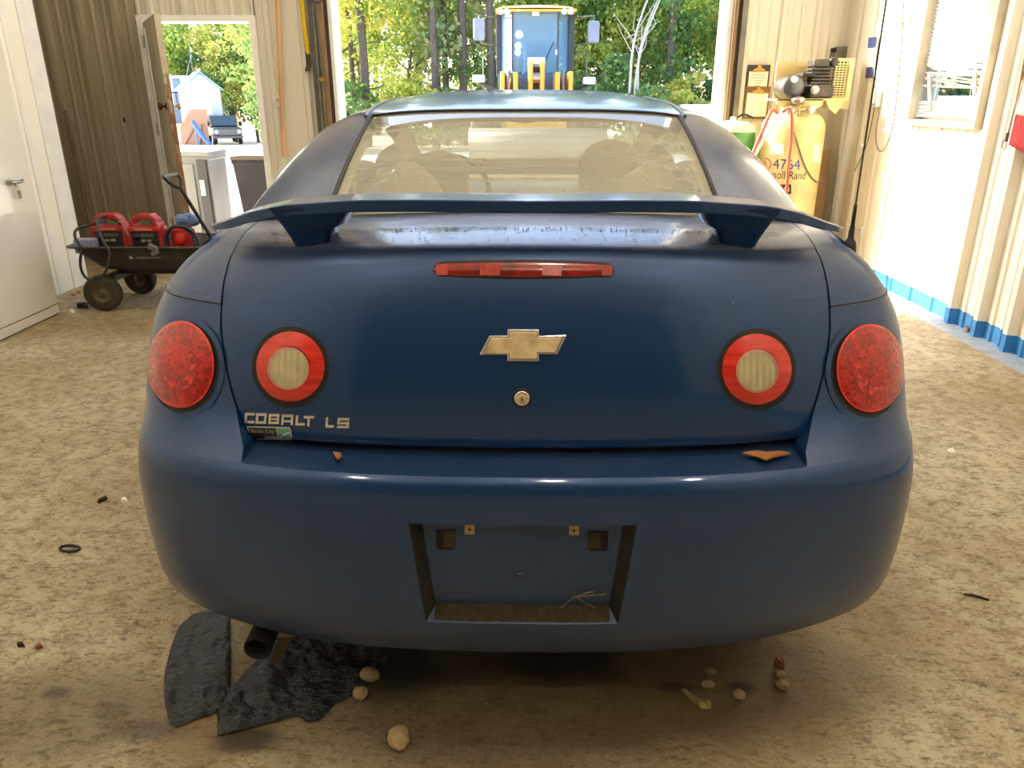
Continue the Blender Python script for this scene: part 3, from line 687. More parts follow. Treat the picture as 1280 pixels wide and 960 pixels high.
def gk(x, y): return x * (1 + (GK(y) - 1) * (sm((abs(x) - .466) / .2) if y < 2.4 else sm((abs(x) - .64) / .085)))
grid_rows = [[(gk(x, y), y, G(x, y)) for x in gxs] for y in gys]
cls = {}
for i in range(len(gys) - 1):
    for j in range(len(gxs) - 1):
        xm = (gxs[j] + gxs[j + 1]) / 2; c = gclass(xm, (gys[i] + gys[i + 1]) / 2)
        if c in ('quarter_glass', 'door_glass', 'pillar'): c += '+' if xm > 0 else '-'
        cls[(i, j)] = c
for c in sorted(set(cls.values())):
    mb = MB().grid(grid_rows, keep=lambda i, j: cls[(i, j)] == c); nm = c.rstrip('+-')
    m = bmesh.new(); o = cpart(mb, {'pillar': 'roof_pillar'}.get(nm, nm), {'rear_window': M_RGLASS, 'windscreen': M_SGLASS, 'door_glass': M_SGLASS, 'quarter_glass': M_SGLASS}.get(nm, M_PAINT))
    m.from_mesh(o.data); bmesh.ops.delete(m, geom=[v for v in m.verts if not v.link_faces], context='VERTS'); m.to_mesh(o.data); m.free()
    if nm == 'rear_window': tag(o, 'dusty sloping rear window'); rear_win = o
    if nm == 'roof': tag(o, 'roof of the blue coupe')
mb = MB().grid([[(x * .965, y, G(x, y, .028) - .002) for x in gxs] for y in gys], keep=lambda i, j: cls[(i, j)][:4] in ('roof', 'pill')); cpart(mb, 'headliner', M_LINER)
# seals and roof ditch strips
gl = lambda x, y, u=.002: Vector((x, y, G(x, y) + u))
mb = MB()
for sg in (-1, 1): mb.tube([gl(sg * .466, y, .0015) for y in np.linspace(1.80, 2.42, 24)], .006, 6)
mb.tube([gl(x, 2.42) for x in np.linspace(-.466, .466, 30)], .005, 6)
mb.tube([gl(x, 1.815) for x in np.linspace(-.466, .466, 30)], .007, 6)
cpart(mb, 'window_seal', M_SEAL)
for sg in (-1, 1):
    cpart(MB().tube([gl(sg * .486, y, .0015) for y in np.linspace(2.43, 3.85, 40)], .006, 6), 'roof_strip', simple('grey_strip', (0.10, 0.11, 0.13), 0.3))
mb = MB()
for k in range(11):
    y = 1.87 + .048 * k; mb.tube([(x, y, G(x, y) - .004) for x in np.linspace(-.44, .44, 14)], .0006, 4)
cpart(mb, 'heater_line', simple('heater_line', srgb(120, 96, 66), 0.6), rear_win)

# ---- side panels, bonnet, nose
AX = (2.26, 4.89)
def zl(y):
    z = .25
    for c in AX:
        if abs(y - c) < .36: z = max(z, .31 + math.sqrt(.36 ** 2 - (y - c) ** 2))
    return z
ysd = sorted(set([1.90, 5.41] + [c + .36 * math.sin(t) for c in AX for t in np.linspace(-1.57, 1.57, 17)] + list(np.linspace(2.66, 4.5, 12))))
for sg in (-1, 1):
    mb = MB(); fr_ = [0, .04, .15, .3, .45, .6, .72, .82, .9, .96, 1.0]
    mb.grid([[(sg * BW(lerp(zl(y), ZB_(y) + .012 - max(0, y - 4.4) * .12, f)), y, lerp(zl(y), ZB_(y) + .012 - max(0, y - 4.4) * .12, f)) for y in ysd] for f in fr_])
    cpart(mb, 'side_panel', M_PAINT)
    cpart(MB().bx(sg * .868 - .012, sg * .868 + .012, 3.05, 3.25, .80, .835), 'door_handle', M_PAINT, bevel=.005)
    mm = MB(); mm.ball((sg * .93, 4.02, 1.07), (.095, .045, .065), 14, 8); mm.bx(min(sg * .76, sg * .88), max(sg * .76, sg * .88), 4.0, 4.04, 1.03, 1.06); cpart(mm, 'side_mirror', M_PAINT)
def nose(x, z): return 5.86 - .25 * max(0, z - .5) - .05 * abs(z - .5) - (.45 - .45 * max(0, 1 - min(1, abs(x) / BW(z)) ** 2.6) ** (1 / 1.8))
mb = MB()
mb.grid([[(x, nose(x, z), z) for x in [BW(z) * math.sin(t) for t in np.linspace(-PI / 2, PI / 2, 33)]] for z in (.25, .3, .38, .46, .54, .62, .70, .76)]); cpart(mb, 'front_bumper', M_PAINT)
mb = MB(); mb.grid([[(x, lerp(4.70, 5.52, t) + .0 - .06 * (x / .8) ** 2, lerp(1.055, .80, t ** 1.6) - .06 * (abs(x) / .8) ** 3 * (1 - .4 * t)) for x in np.linspace(-.80 + .0, .80, 25)] for t in lin(12)]); cpart(mb, 'bonnet', M_PAINT)
for sg in (-1, 1): cpart(MB().ball((sg * .60, 5.52, .70), (.15, .12, .07), 14, 8), 'headlamp', simple('clear_lamp', (0.6, 0.6, 0.62), 0.1, coat=1.0))
# floor pan, cabin tub, wheels, exhaust
mb = MB(); mb.bx(-.70, .70, 1.72, 5.5, .22, .30); mb.bx(-.52, .52, 1.46, 2.0, .27, .62); cpart(mb, 'floor_pan', M_BLACK)
mb = MB()
for a_, b_, c_, d_, e_, f_ in ((-.72, -.66, 1.9, 4.7, .30, .97), (.66, .72, 1.9, 4.7, .30, .97), (-.66, .66, 4.45, 4.7, .30, .98), (-.66, .66, 1.82, 1.9, .62, 1.12)): mb.bx(a_, b_, c_, d_, e_, f_)
cpart(mb, 'cabin_trim', M_LINER)
M_TYRE = simple('tyre_rubber', (0.02, 0.02, 0.02), 0.8, var=0.4, scale=30); M_RIM = simple('alloy', (0.5, 0.5, 0.5), 0.35, 0.8)
for c in AX:
    for sg in (-1, 1):
        w = cpart(MB().lathe([(.20, -.1), (.27, -.1), (.305, -.085), (.312, -.05), (.312, .05), (.305, .085), (.27, .1), (.20, .1)], (sg * .735, c, .312), (1, 0, 0), 30), 'wheel', M_TYRE)
        cpart(MB().lathe([(0, .05), (.06, .06), (.09, .03), (.19, .05), (.2, .09), (.2, -.09), (0, -.05)], (sg * .735, c, .312), (sg, 0, 0), 24), 'rim', M_RIM, w)
p = catp(322, 816, Y=1.43)
mb = MB(); mb.lathe([(.026, .25), (.026, .012), (.029, 0.0), (.032, .003), (.032, .25)], p, (0, 1, 0.05), 20); mb.lathe([(0, .2), (.026, .2)], p, (0, 1, .05), 20); ex = cpart(mb, 'tailpipe', simple('sooty_steel', srgb(40, 34, 28), 0.7, 0.5, var=0.5))
cpart(MB().lathe([(0.0, .03), (.026, .03)], p, (0, 1, .05), 20), 'pipe_mouth', simple('soot', (0.002, 0.002, 0.002), 0.95), ex)
cpart(MB().ball((p.x + .18, 1.85, .26), (.26, .16, .06), 18, 8), 'silencer', simple('rusted_silencer', srgb(74, 56, 42), 0.8, 0.3, var=0.5))
mb = MB(); mb.prism([(348, 800), (366, 800), (352, 828), (338, 836)], lambda u, v, d: catp(u, v, Y=1.52 + d), 0, .004); cpart(mb, 'hanger', simple('hanger_tin', srgb(92, 80, 62), 0.6, 0.4))

# ---- cabin
mb = MB().grid([[(x, y, 1.118 + .012 * math.sin((y - 1.83) * 5)) for x in np.linspace(-.62, .62, 12)] for y in np.linspace(1.83, 2.22, 6)]); cpart(mb, 'parcel_shelf', M_LINER)
def seat_shape(cx, y, w, z0, z1, dy, lean, n=5.0):
    """upright cushion: rounded-top plate w wide between z0 and z1"""
    mb = MB(); rows = []
    for t in np.linspace(0, 1, 14):
        hgt = lerp(z0, z1, t); k = max(0.02, 1 - max(0, (t - .45) / .55) ** 2.6) ** .5; hw_ = w * k; ring = []
        for a_ in np.linspace(0, 2 * PI, 24, endpoint=False):
            c_, s_ = math.cos(a_), math.sin(a_)
            ring.append((cx + hw_ * abs(c_) ** .7 * (1 if c_ > 0 else -1), y + lean * t + dy * (.5 + .5 * k) * abs(s_) ** .8 * (1 if s_ > 0 else -1), hgt))
        rows.append(ring)
    mb.grid(rows, closed=True); mb.add(rows[-1], [tuple(range(24))], True); return mb
for px0, px1, tp in ((462, 566, 202), (752, 866, 202)):
    p = catp((px0 + px1) / 2, tp, Y=2.36); w = (px1 - px0) / 2 / F * 2.27
    cpart(seat_shape(p.x, 2.36, w, .7, p.z, .06, -.06), 'rear_seat_back', M_CLOTH)
for px0, px1, tp, nm in ((508, 586, 186, 'front'), (723, 802, 172, 'front')):
    p = catp((px0 + px1) / 2, tp + 2, Y=3.05); w = (px1 - px0) / 2 / F * 2.87
    s_ = cpart(seat_shape(p.x, 3.12, .26, .45, 1.10, .07, -.10), 'front_seat_back', M_CLOTH)
    cpart(seat_shape(p.x, 3.05, w, 1.04, p.z, .05, 0), 'headrest', M_CLOTH, s_)
cpart(MB().bx(-.64, .64, 2.2, 2.7, .42, .62), 'rear_seat_cushion', M_CLOTH, bevel=.04)
cpart(MB().grid([[(x, y, .88 + .10 * math.sin(PI * min(1, (y - 4.0) / .6)) - .0 * x) for x in np.linspace(-.65, .65, 14)] for y in np.linspace(3.98, 4.62, 8)]), 'dashboard', M_BLACK)
cpart(MB().tube([(-.36 + .19 * math.cos(t), 3.80 + .06 * math.sin(t), .96 + .18 * math.sin(t)) for t in np.linspace(0, 2 * PI, 28, endpoint=False)], .014, 8, closed=True), 'steering_wheel', M_BLACK)
cpart(MB().ball((0, 3.98, 1.325), (.12, .015, .035), 14, 8), 'interior_mirror', M_BLACK)

# ---- spoiler
def wing(x):
    q = abs(x)
    return (interp(q, [0, .33, .475, .55, .62, .66, .682], [1.46, 1.475, 1.50, 1.53, 1.57, 1.60, 1.63]), interp(q, [0, .2, .33, .475, .55, .62, .66, .682], [1.2205, 1.221, 1.2195, 1.207, 1.190, 1.165, 1.152, 1.144]),
            interp(q, [0, .475, .60, .66, .682], [.0235, .0235, .019, .012, .004]), interp(q, [0, .475, .60, .66, .682], [.15, .145, .11, .06, .02]))
mb = MB(); rows = []
for x in [s * .682 * math.sin(t) for s, t in [(-1, t) for t in np.linspace(PI / 2, 0, 34)[:-1]] + [(1, t) for t in np.linspace(0, PI / 2, 34)]]:
    y, zt, th, ch = wing(x)
    rows.append([(x, y + .002, zt), (x, y, zt - th * .08), (x, y + .001, zt - th * .9), (x, y + .004, zt - th), (x, y + ch * .5, zt - th * .95), (x, y + ch * .9, zt - th * .7), (x, y + ch, zt - th * .35), (x, y + ch * .9, zt - th * .05), (x, y + ch * .5, zt + th * .12), (x, y + .02, zt + .001)])
mb.grid(rows, closed=True, smooth=False); mb.add(rows[0], [tuple(range(10))]); mb.add(rows[-1], [tuple(range(10))])
sp = cpart(mb, 'spoiler', M_PAINT)
for sg in (-1, 1):
    mb = MB(); rows = []
    for t in lin(8):
        z = lerp(1.118, 1.200, t); e = t ** 1.2
        xo, xi = lerp(.476, .505, e), lerp(.392, .342, e); yr = lerp(1.545, 1.492, e); yf = lerp(1.66, 1.62, e)
        ring = []
        for cx_, cy_, a0 in ((xo - .012, yr + .012, -PI / 2), (xo - .012, yf - .02, 0), (xi + .03, yf - .03, PI / 2), (xi + .028, yr + .028, PI)):
            r_ = .012 if cx_ > .4 else .028
            for a_ in np.linspace(a0, a0 + PI / 2, 5): ring.append((sg * (cx_ + r_ * math.cos(a_)), cy_ + r_ * math.sin(a_), z))
        rows.append(ring)
    mb.grid(rows, closed=True); cpart(mb, 'spoiler_foot', M_PAINT, sp)

# ---- lamps
def lens(px, py, rpx, rpy, r0, r1, bulge, off, nr=8, na=44, flute=None):
    """disc or ring of lens lying on the boot lid; radii as shares of the ellipse"""
    rows = []
    for i in range(nr + 1):
        r = lerp(r0, r1, i / nr); rr = []
        for k in range(na):
            t = 2 * PI * k / na; u, v = px + rpx * r * math.cos(t), py + rpy * r * math.sin(t)
            rr.append(on_T(u, v, off + bulge * (1 - r * r) + (flute * math.sin((u - px) / rpx * 34) if flute else 0)))
        rows.append(rr)
    return MB().grid(rows, closed=True)
def S_side(a_, z, sg):
    W = WW(z); x = W * math.sin(a_) ** (2 / EN); y = Uy(x, z) if a_ < 1.5 else YO(z) + DD - DD * max(0.0, math.cos(a_)) ** (2 / EM); return Vector((sg * x, y, z))
def cpx(p): t = p.y * CP + (CH - p.z) * SP; return 655 + p.x / t * F
def cpy(p): t = p.y * CP + (CH - p.z) * SP; return 480 + ((CH - p.z) * CP - p.y * SP) / t * F
LA, LZ = np.linspace(.40, 1.50, 70), np.linspace(.70, 1.06, 60)
LS = [[S_side(q, z, 1) for q in LA] for z in LZ]; LPX = np.array([[cpx(p) - 655 for p in r] for r in LS]); LPY = np.array([[cpy(p) for p in r] for r in LS])
for r in LPX: m_ = r.argmax(); r[m_ + 1:] = 1e6
def on_side(u, v):
    """body point whose picture offset from the car's centre line is (u, v); kept inside the outline"""
    i, j = np.unravel_index(np.argmin((LPX - u) ** 2 + (LPY - v) ** 2), LPX.shape); q, z = LA[j], LZ[i]
    for _ in range(4):
        p = S_side(q, z, 1); e = np.array([u - (cpx(p) - 655), v - cpy(p)]); p1, p2 = S_side(q + .004, z, 1), S_side(q, z + .002, 1)
        J = np.array([[(cpx(p1) - cpx(p)) / .004, (cpx(p2) - cpx(p)) / .002], [(cpy(p1) - cpy(p)) / .004, (cpy(p2) - cpy(p)) / .002]])
        d = np.linalg.lstsq(J + np.eye(2) * 1e-6, e, rcond=None)[0]; q2, z2 = q + float(np.clip(d[0], -.05, .05)), z + float(np.clip(d[1], -.02, .02))
        if not (.35 < q2 < 1.45): break
        q, z = q2, z2
    return q, z
def lens_side(sg, cx, cy, rx, ry, r0, r1, bulge, off, nr=8, na=44):
    rows = []
    for i in range(nr + 1):
        r = lerp(r0, r1, i / nr); ring = []
        for k in range(na):
            t = 2 * PI * k / na; u, v = cx + rx * r * math.cos(t), cy + ry * r * math.sin(t)
            lim = float(np.interp(v, LPY[::-1, 35], np.where(LPX > 1e5, -1, LPX).max(axis=1)[::-1])) - 2.5
            q, z = on_side(min(u, lim), v); p = S_side(q, z, sg)
            e1 = S_side(q + .01, z, sg) - S_side(q - .01, z, sg); e2 = S_side(q, z + .005, sg) - S_side(q, z - .005, sg); n_ = e1.cross(e2).normalized()
            if n_.y > 0: n_ = -n_
            ring.append(p + n_ * (off + bulge * (1 - r * r)))
        rows.append(ring)
    return MB().grid(rows, closed=True)
for sg in (-1, 1):
    cx_, cy_ = 428.5, 458.0
    cpart(lens_side(sg, cx_ - 1, cy_ + 2.5, 42, 54.5, .95, 1.07, 0, .0012, 3), 'lamp_shadow_ring', M_SEAL); cpart(lens_side(sg, cx_ - 3, cy_ + 4, 42, 54.5, 1.06, 1.20, 0, .0022, 3), 'lamp_surround', M_PAINT)  # black ring paints the shadow gap round a recessed lamp
    tl = cpart(lens_side(sg, cx_, cy_, 42, 54.5, 0, .95, .012, .0055, 10), 'tail_lamp', M_RED); cpart(lens_side(sg, cx_, cy_, 42, 54.5, .95, 1.0, .012, .0055, 2), 'lens_rim', M_RED2, tl)
    cpart(lens_side(sg, cx_ - 3, cy_ + 3, 21, 29, 0, 1.0, .0012, .015, 6, 36), 'reflector_bowl', M_BOWL, tl)
for px, sg in ((363, -1), (945, 1)):
    cpart(lens(px, 460, 44, 46, .95, 1.11, 0, .0015, 4), 'lamp_shadow_ring', M_SEAL, lid)
    cpart(lens(px, 460, 44, 46, 1.11, 1.22, 0, .0008, 3), 'lamp_surround', M_PAINT, lid)
    rl = cpart(lens(px, 459, 43, 44, .60, 1.0, .010, .003, 6, 48), 'reversing_lamp', M_RED2, lid)
    cpart(lens(px - 1, 460, 43, 44, .56, .61, .012, .0034, 2, 48), 'lens_seam', simple('pale_seam', srgb(214, 150, 130), 0.3), lid)
    cpart(lens(px - 1, 460, 43, 44, 0, .57, .006, .006, 16, 72, .0011), 'clear_lens', M_REV, lid)
# high stop lamp
pill = [(542, 336.5), (545, 332), (552, 328.8), (600, 327), (654, 326.4), (710, 327), (758, 329), (765, 332.5), (767, 337), (764, 342.5), (756, 344.8), (700, 346.6), (654, 347.2), (600, 346.4), (552, 344.6), (545, 341.5)]
def onT(u, v, d): return on_T(u, v, d)
big_ = [(654 + (u - 654) * 1.012, 336.8 + (v - 336.8) * 1.14) for u, v in pill]
def pill_grid(sx, sy, out):
    up = [(542, 336.7), (545, 332), (552, 328.8), (600, 327), (654, 326.4), (710, 327), (758, 329), (765, 332.5), (767, 337)]; dn = [(542, 336.9), (545, 341.5), (552, 344.6), (600, 346.4), (654, 347.2), (700, 346.6), (756, 344.8), (764, 342), (767, 337.2)]
    us = sorted(set(list(np.linspace(542, 767, 60)) + [543, 544, 546, 548, 763, 765, 766])); rows = []
    for w in (0, .08, .5, .92, 1):
        rows.append([on_T(654 + (u - 654) * sx, 336.9 + (lerp(interp(u, *zip(*up)), interp(u, *zip(*dn)), w) - 336.9) * sy, out * (0 if w in (0, 1) else 1)) for u in us])
    return MB().grid(rows)
cpart(pill_grid(1.012, 1.16, .0012), 'stop_lamp_seal', M_SEAL, lid)
st_ = cpart(pill_grid(1, 1, .0036), 'stop_lamp', M_RED3, lid)
for a_, b_ in ((600, 625), (678, 702), (752, 765), (546, 560)):
    cpart(MB().prism([(a_, 330), (b_, 330), (b_, 343.5), (a_, 343.5)], onT, .002, .0042), 'lit_cell', red_plain('cell_red%d' % a_, (0.28, 0.012, 0.009), (0.5, 0.022, 0.014), 60, (3, 1, .2)), st_)
# emblem, lock, letters, dealer sticker
bt = [(400, 572), (450, 477), (540, 477), (540, 446), (697, 446), (697, 477), (835, 472), (790, 568), (697, 568), (697, 603), (540, 603), (540, 572)]
bt = [(500 + x / 4.0, 300 + y / 4.0) for x, y in bt]; ec = (654.3, 431)
inner = [(600 + 8.2, 441.2), (614.5, 421.8), (637.6, 421.8), (637.6, 414.4), (671.8, 414.4), (671.8, 421.8), (702.5, 420.4), (694.8, 439.4), (671.8, 439.4), (671.8, 447.6), (637.6, 447.6), (637.6, 441.2)]
em = cpart(MB().prism(bt, onT, -.002, .0035), 'emblem', M_CHROME, lid, bevel=.001)
cpart(MB().prism(inner, onT, .002, .0050), 'emblem_face', M_GOLD, lid, bevel=.0012)
lk = on_T(653.5, 497.5)
def disc(r, y0, y1, m, nm, par, z_=lk):
    return cpart(MB().lathe([(0, y1), (r * .9, y1), (r, y1 * .8), (r, y0)], z_, (0, -1, .06), 26), nm, m, par)
disc(.0205, -.004, .0015, M_SEAL, 'lock_gasket', lid); disc(.0155, 0, .005, M_CHROME, 'lock_ring', lid); disc(.0095, 0, .0062, M_GOLD, 'lock_barrel', lid)
cpart(MB().box((lk.x, lk.y - .0064, lk.z), (.0026, .001, .008)), 'key_slot', M_SEAL, lid)
def strokes(cells, name):
    for ch, x0, x1, y0, y1, sk in cells:
        w, h, t = x1 - x0, y1 - y0, 3.0; P = []
        R = lambda a, b, c, d: P.append([(a, b), (c, b), (c, d), (a, d)])
        if ch in 'COB': R(x0, y0, x1, y0 + t); R(x0, y1 - t, x1, y1); R(x0, y0 + t, x0 + t, y1 - t)
        if ch in 'OB': R(x1 - t, y0 + t, x1, y1 - t)
        if ch == 'B': R(x0 + t, y0 + h / 2 - t * .4, x1 - t, y0 + h / 2 + t * .4)
        if ch == 'A': R(x0, y0, x1, y0 + t); R(x0, y0 + t, x0 + t, y1); R(x1 - t, y0 + t, x1, y1); R(x0 + t, y0 + h * .55, x1 - t, y0 + h * .55 + t * .8)
        if ch == 'L': R(x0, y0, x0 + t, y1 - t); R(x0, y1 - t, x1, y1)
        if ch == 'T': R(x0, y0, x1, y0 + t); R((x0 + x1) / 2 - t / 2, y0 + t, (x0 + x1) / 2 + t / 2, y1)
        if ch == 'S': R(x0, y0, x1, y0 + t); R(x0, y1 - t, x1, y1); R(x0, y0 + h / 2 - t / 2, x1, y0 + h / 2 + t / 2); R(x0, y0 + t, x0 + t, y0 + h / 2 - t / 2); R(x1 - t, y0 + h / 2 + t / 2, x1, y1 - t)
        mb = MB()
        for poly in P: mb.prism([(u + (y1 - v) * .06, v) for u, v in poly], onT, -.001, .003)
        cpart(mb, name, M_CHROME, lid)
strokes([('C', 305.3, 318, 517.8, 530.6, 0), ('O', 319.5, 333, 518.2, 531, 0), ('B', 335.6, 349, 518.8, 531.4, 0), ('A', 351.6, 366.6, 519.6, 532.4, 0), ('L', 369.6, 381.4, 520.4, 533, 0), ('T', 379.6, 392.4, 521.2, 534, 0),
         ('L', 407.4, 418, 522.6, 535.4, 0), ('S', 422, 437, 523.4, 536, 0)], 'letter')
def stk(u, v): return (308.3 + u * 54.5 + v * 3.7, 534.8 + u * 0.7 + v * 16.4)
def stp(a, b, c, d_, dep, m, nm, par=lid): return cpart(MB().grid([[on_T(*stk(u, v), dep) for u in np.linspace(a, c, 9)] for v in np.linspace(b, d_, 5)]), nm, m, par)
sk_ = stp(0, 0, 1, 1, .0012, simple('sticker_edge', srgb(206, 214, 200), 0.4), 'dealer_sticker')
stp(.025, .08, .66, .92, .0016, simple('sticker_brown', srgb(58, 46, 34), 0.5), 'sticker_dark'); stp(.67, .08, .975, .92, .0016, simple('sticker_teal', srgb(112, 170, 152), 0.45), 'sticker_teal')
mb = MB(); text_on(mb, 'Berlin City', lambda u, v: onT(*stk(.07 + u, .50 - v), .0020), .54, .42); text_on(mb, 'Auto Group', lambda u, v: onT(*stk(.09 + u, .86 - v), .0020), .52, .36)
cpart(mb, 'sticker_lettering', simple('sticker_print', srgb(190, 182, 160), 0.5), lid)
mb = MB(); mb.prism([stk(.70, .82), stk(.80, .55), stk(.95, .36), stk(.95, .46), stk(.82, .64), stk(.73, .88)], onT, .0016, .0022); cpart(mb, 'sticker_swoosh', simple('sticker_pale', srgb(214, 230, 214), 0.45), lid)
mb = MB(); text_on(mb, '.com', lambda u, v: onT(*stk(.86 + u, .86 - v), .0022), .09, .2); cpart(mb, 'sticker_small_print', simple('sticker_pale', (1, 1, 1)), lid)
# antenna on the right shoulder
b0 = catp(1059, 307, Y=1.74); tp_ = catp(1103, 0, Y=1.62)
an = cpart(MB().lathe([(.017, -.03), (.015, .0), (.012, .012), (.007, .018), (.0055, .045), (.004, .05)], b0, (0, 0, 1), 16), 'antenna_base', M_BLACK)
dv = (tp_ - b0).normalized()
cpart(MB().tube([b0 + Vector((0, 0, .045)), b0 + dv * .10, b0 + dv * .1001, b0 + dv * .75], [.0045, .004, .0022, .0017], 8), 'antenna_mast', M_BLACK, an)

# ================================================================== THINGS IN THE GARAGE
M_GLOSSW = simple('glossy_white_enamel', srgb(226, 223, 214), 0.16, var=0.05, scale=2, coat=0.6)
M_STEELC = simple('brushed_steel', srgb(176, 172, 164), 0.3, 0.9, var=0.2, scale=30)
# white cabinet on the left
cab = thing('storage_cabinet', 'tall glossy white metal cabinet against the left wall, keys in its handle', 'cabinet', (-3.32, 4.62, 0))
MB().bx(-.155, .135, -.49, .49, .0, 1.79).build('body', M_GLOSSW, cab, bevel=.006)
d_ = MB().bx(.137, .158, -.485, .485, .075, 1.775).build('door', M_GLOSSW, cab, bevel=.004)
MB().bx(.137, .154, -.485, .485, .008, .068).build('kick_board', M_GLOSSW, cab, bevel=.003)
mb = MB(); mb.cyl((.158, .235, .915), (.19, .235, .915), .016, n=14); mb.tube([(.186, .225, .915), (.196, .27, .917), (.196, .30, .912), (.192, .335, .918)], .0105, 10, 1); h_ = mb.build('lever_handle', M_STEELC, d_)
mb = MB(); mb.cyl((.158, .31, .90), (.172, .31, .90), .014, n=12); mb.build('lock_barrel', M_STEELC, d_)
mb = MB(); mb.tube([(.18 + 0 * t, .285 + .014 * math.cos(t), .878 + .014 * math.sin(t)) for t in np.linspace(0, 2 * PI, 14, endpoint=False)], .0016, 5, closed=True)
mb.build('key_ring', M_STEELC, d_)
for dy, rz in ((.0, .15), (.012, -.25)):
    mb = MB(); R = Matrix.Rotation(rz, 4, 'X'); mb.box((.181, .285 + dy, .850), (.003, .020, .020), M=R); mb.box((.181, .286 + dy * 1.3, .826), (.003, .009, .034), M=R); mb.build('key', simple('brass_key', srgb(150, 128, 88), 0.35, 0.8), d_)

# dump cart with its load
cart = thing('garden_cart', 'black plastic dump cart on pneumatic tyres beside the white cabinet', 'cart', (-2.52, 5.42, 0))
M_TUB = simple('black_poly_tub', srgb(40, 41, 40), 0.5, var=0.35, scale=10, col2=srgb(66, 62, 54)); M_CFRAME = simple('black_cart_frame', srgb(30, 30, 30), 0.45, 0.3, var=0.3)
def tub_ring(z, hx0, hx1, hy, r=.08, n=7):
    out = []
    for cx_, cy_, a0 in ((hx1 - r, hy - r, 0), (hx0 + r, hy - r, PI / 2), (hx0 + r, -hy + r, PI), (hx1 - r, -hy + r, 1.5 * PI)):
        for k in range(n):
            a_ = a0 + PI / 2 * k / (n - 1); out.append((cx_ + r * math.cos(a_), cy_ + r * math.sin(a_), z))
    return out
mb = MB(); mb.grid([tub_ring(.30, -.34, .36, .17), tub_ring(.285, -.36, .38, .19), tub_ring(.31, -.39, .41, .215), tub_ring(.38, -.455, .465, .255), tub_ring(.445, -.51, .52, .285), tub_ring(.452, -.545, .555, .31), tub_ring(.462, -.545, .555, .31), tub_ring(.462, -.51, .52, .28), tub_ring(.39, -.44, .45, .24), tub_ring(.315, -.36, .38, .19)], closed=True)
r_ = tub_ring(.313, -.36, .38, .19); mb.add(r_, [tuple(range(len(r_)))]); r_ = tub_ring(.287, -.36, .38, .19); mb.add(r_, [tuple(range(len(r_)))])
tubo = mb.build('tub', M_TUB, cart)
mb = MB()
def cartface(u, v): # on the near side wall of the tub
    return Vector((u, -.255 - .03 * (v - .38) / .065 - .0035, v))
tw = .172
text_on(mb, 'GORILLA CARTS', lambda u, v: cartface(-.075 + u, .3745 + v), tw, .020); mb.add([cartface(-.125, .373), cartface(-.092, .373), cartface(-.1085, .398)], [(0, 1, 2)]); mb.build('lettering', simple('white_print', srgb(220, 220, 214), 0.5), tubo)
mb = MB(); mb.bx(-.30, .36, -.10, -.06, .235, .285); mb.bx(-.30, .36, .06, .10, .235, .285); mb.bx(-.36, -.28, -.2, .24, .20, .24); mb.bx(.30, .36, -.2, .2, .20, .24)
mb.tube([(-.34, -.15, .22), (-.34, -.20, .128)], .012, 8); mb.tube([(-.30, .0, .25), (-.05, -.08, .27)], .012, 8); mb.build('frame', M_CFRAME, cart)
M_TYRED = simple('dusty_tyre', srgb(70, 62, 48), 0.9, var=0.4, scale=30)
def cart_wheel(x, y, yaw):
    M = Matrix.Translation((x, y, .128)) @ Matrix.Rotation(yaw, 4, 'Z')
    mb = MB(); mb.lathe([(.066, -.035), (.10, -.040), (.120, -.032), (.128, -.012), (.128, .012), (.120, .032), (.10, .040), (.066, .035)], (0, 0, 0), (0, 1, 0), 30)
    mb.v = [tuple(M @ Vector(p)) for p in mb.v]; w = mb.build('wheel', M_TYRED, cart)
    mb = MB(); mb.lathe([(0, .02), (.02, .022), (.03, .01), (.055, .014), (.068, .036), (.068, -.036), (.055, -.014), (.03, -.01), (.02, -.03), (0, -.03)], (0, 0, 0), (0, 1, 0), 24); mb.cyl((0, -.05, 0), (0, .05, 0), .012, n=10)
    mb.v = [tuple(M @ Vector(p)) for p in mb.v]; mb.build('wheel_hub', simple('dusty_hub', srgb(112, 100, 78), 0.6, 0.3, var=0.3), w)
cart_wheel(-.36, -.235, .12); cart_wheel(-.33, .26, -.2); cart_wheel(.33, -.24, 0); cart_wheel(.33, .24, 0)
hb = Vector((.42, .0, .40)); g1, g2 = at(226, 236, Y=5.42) - cart.location, at(211, 222, Y=5.42) - cart.location
b_ = at(266, 300, Y=5.42) - cart.location
mb = MB(); mb.tube([hb, b_, g1], .013, 10); hd = mb.build('pull_handle', M_CFRAME, cart)
dirn = (g1 - b_).normalized(); sd = Vector((0.06, .11, 0.0))
pA, pB = at(204, 221, Y=5.36) - cart.location, at(221, 218, Y=5.48) - cart.location
mb = MB(); mb.tube([g1, (g1 + pA) / 2 + Vector((-.012, 0, -.01)), pA], .011, 8, 1); mb.tube([g1, (g1 + pB) / 2 + Vector((.02, 0, .015)), pB], .011, 8, 1); mb.build('grip_yoke', M_CFRAME, hd)
MB().cyl(pA, pB, .015, n=12).build('grip', simple('grey_grip', srgb(120, 120, 120), 0.5), hd)
M_REDP = simple('red_plastic', srgb(178, 30, 34), 0.38, var=0.2, scale=8, coat=0.3); M_DKP = simple('dark_panel', srgb(38, 36, 34), 0.45, var=0.3)
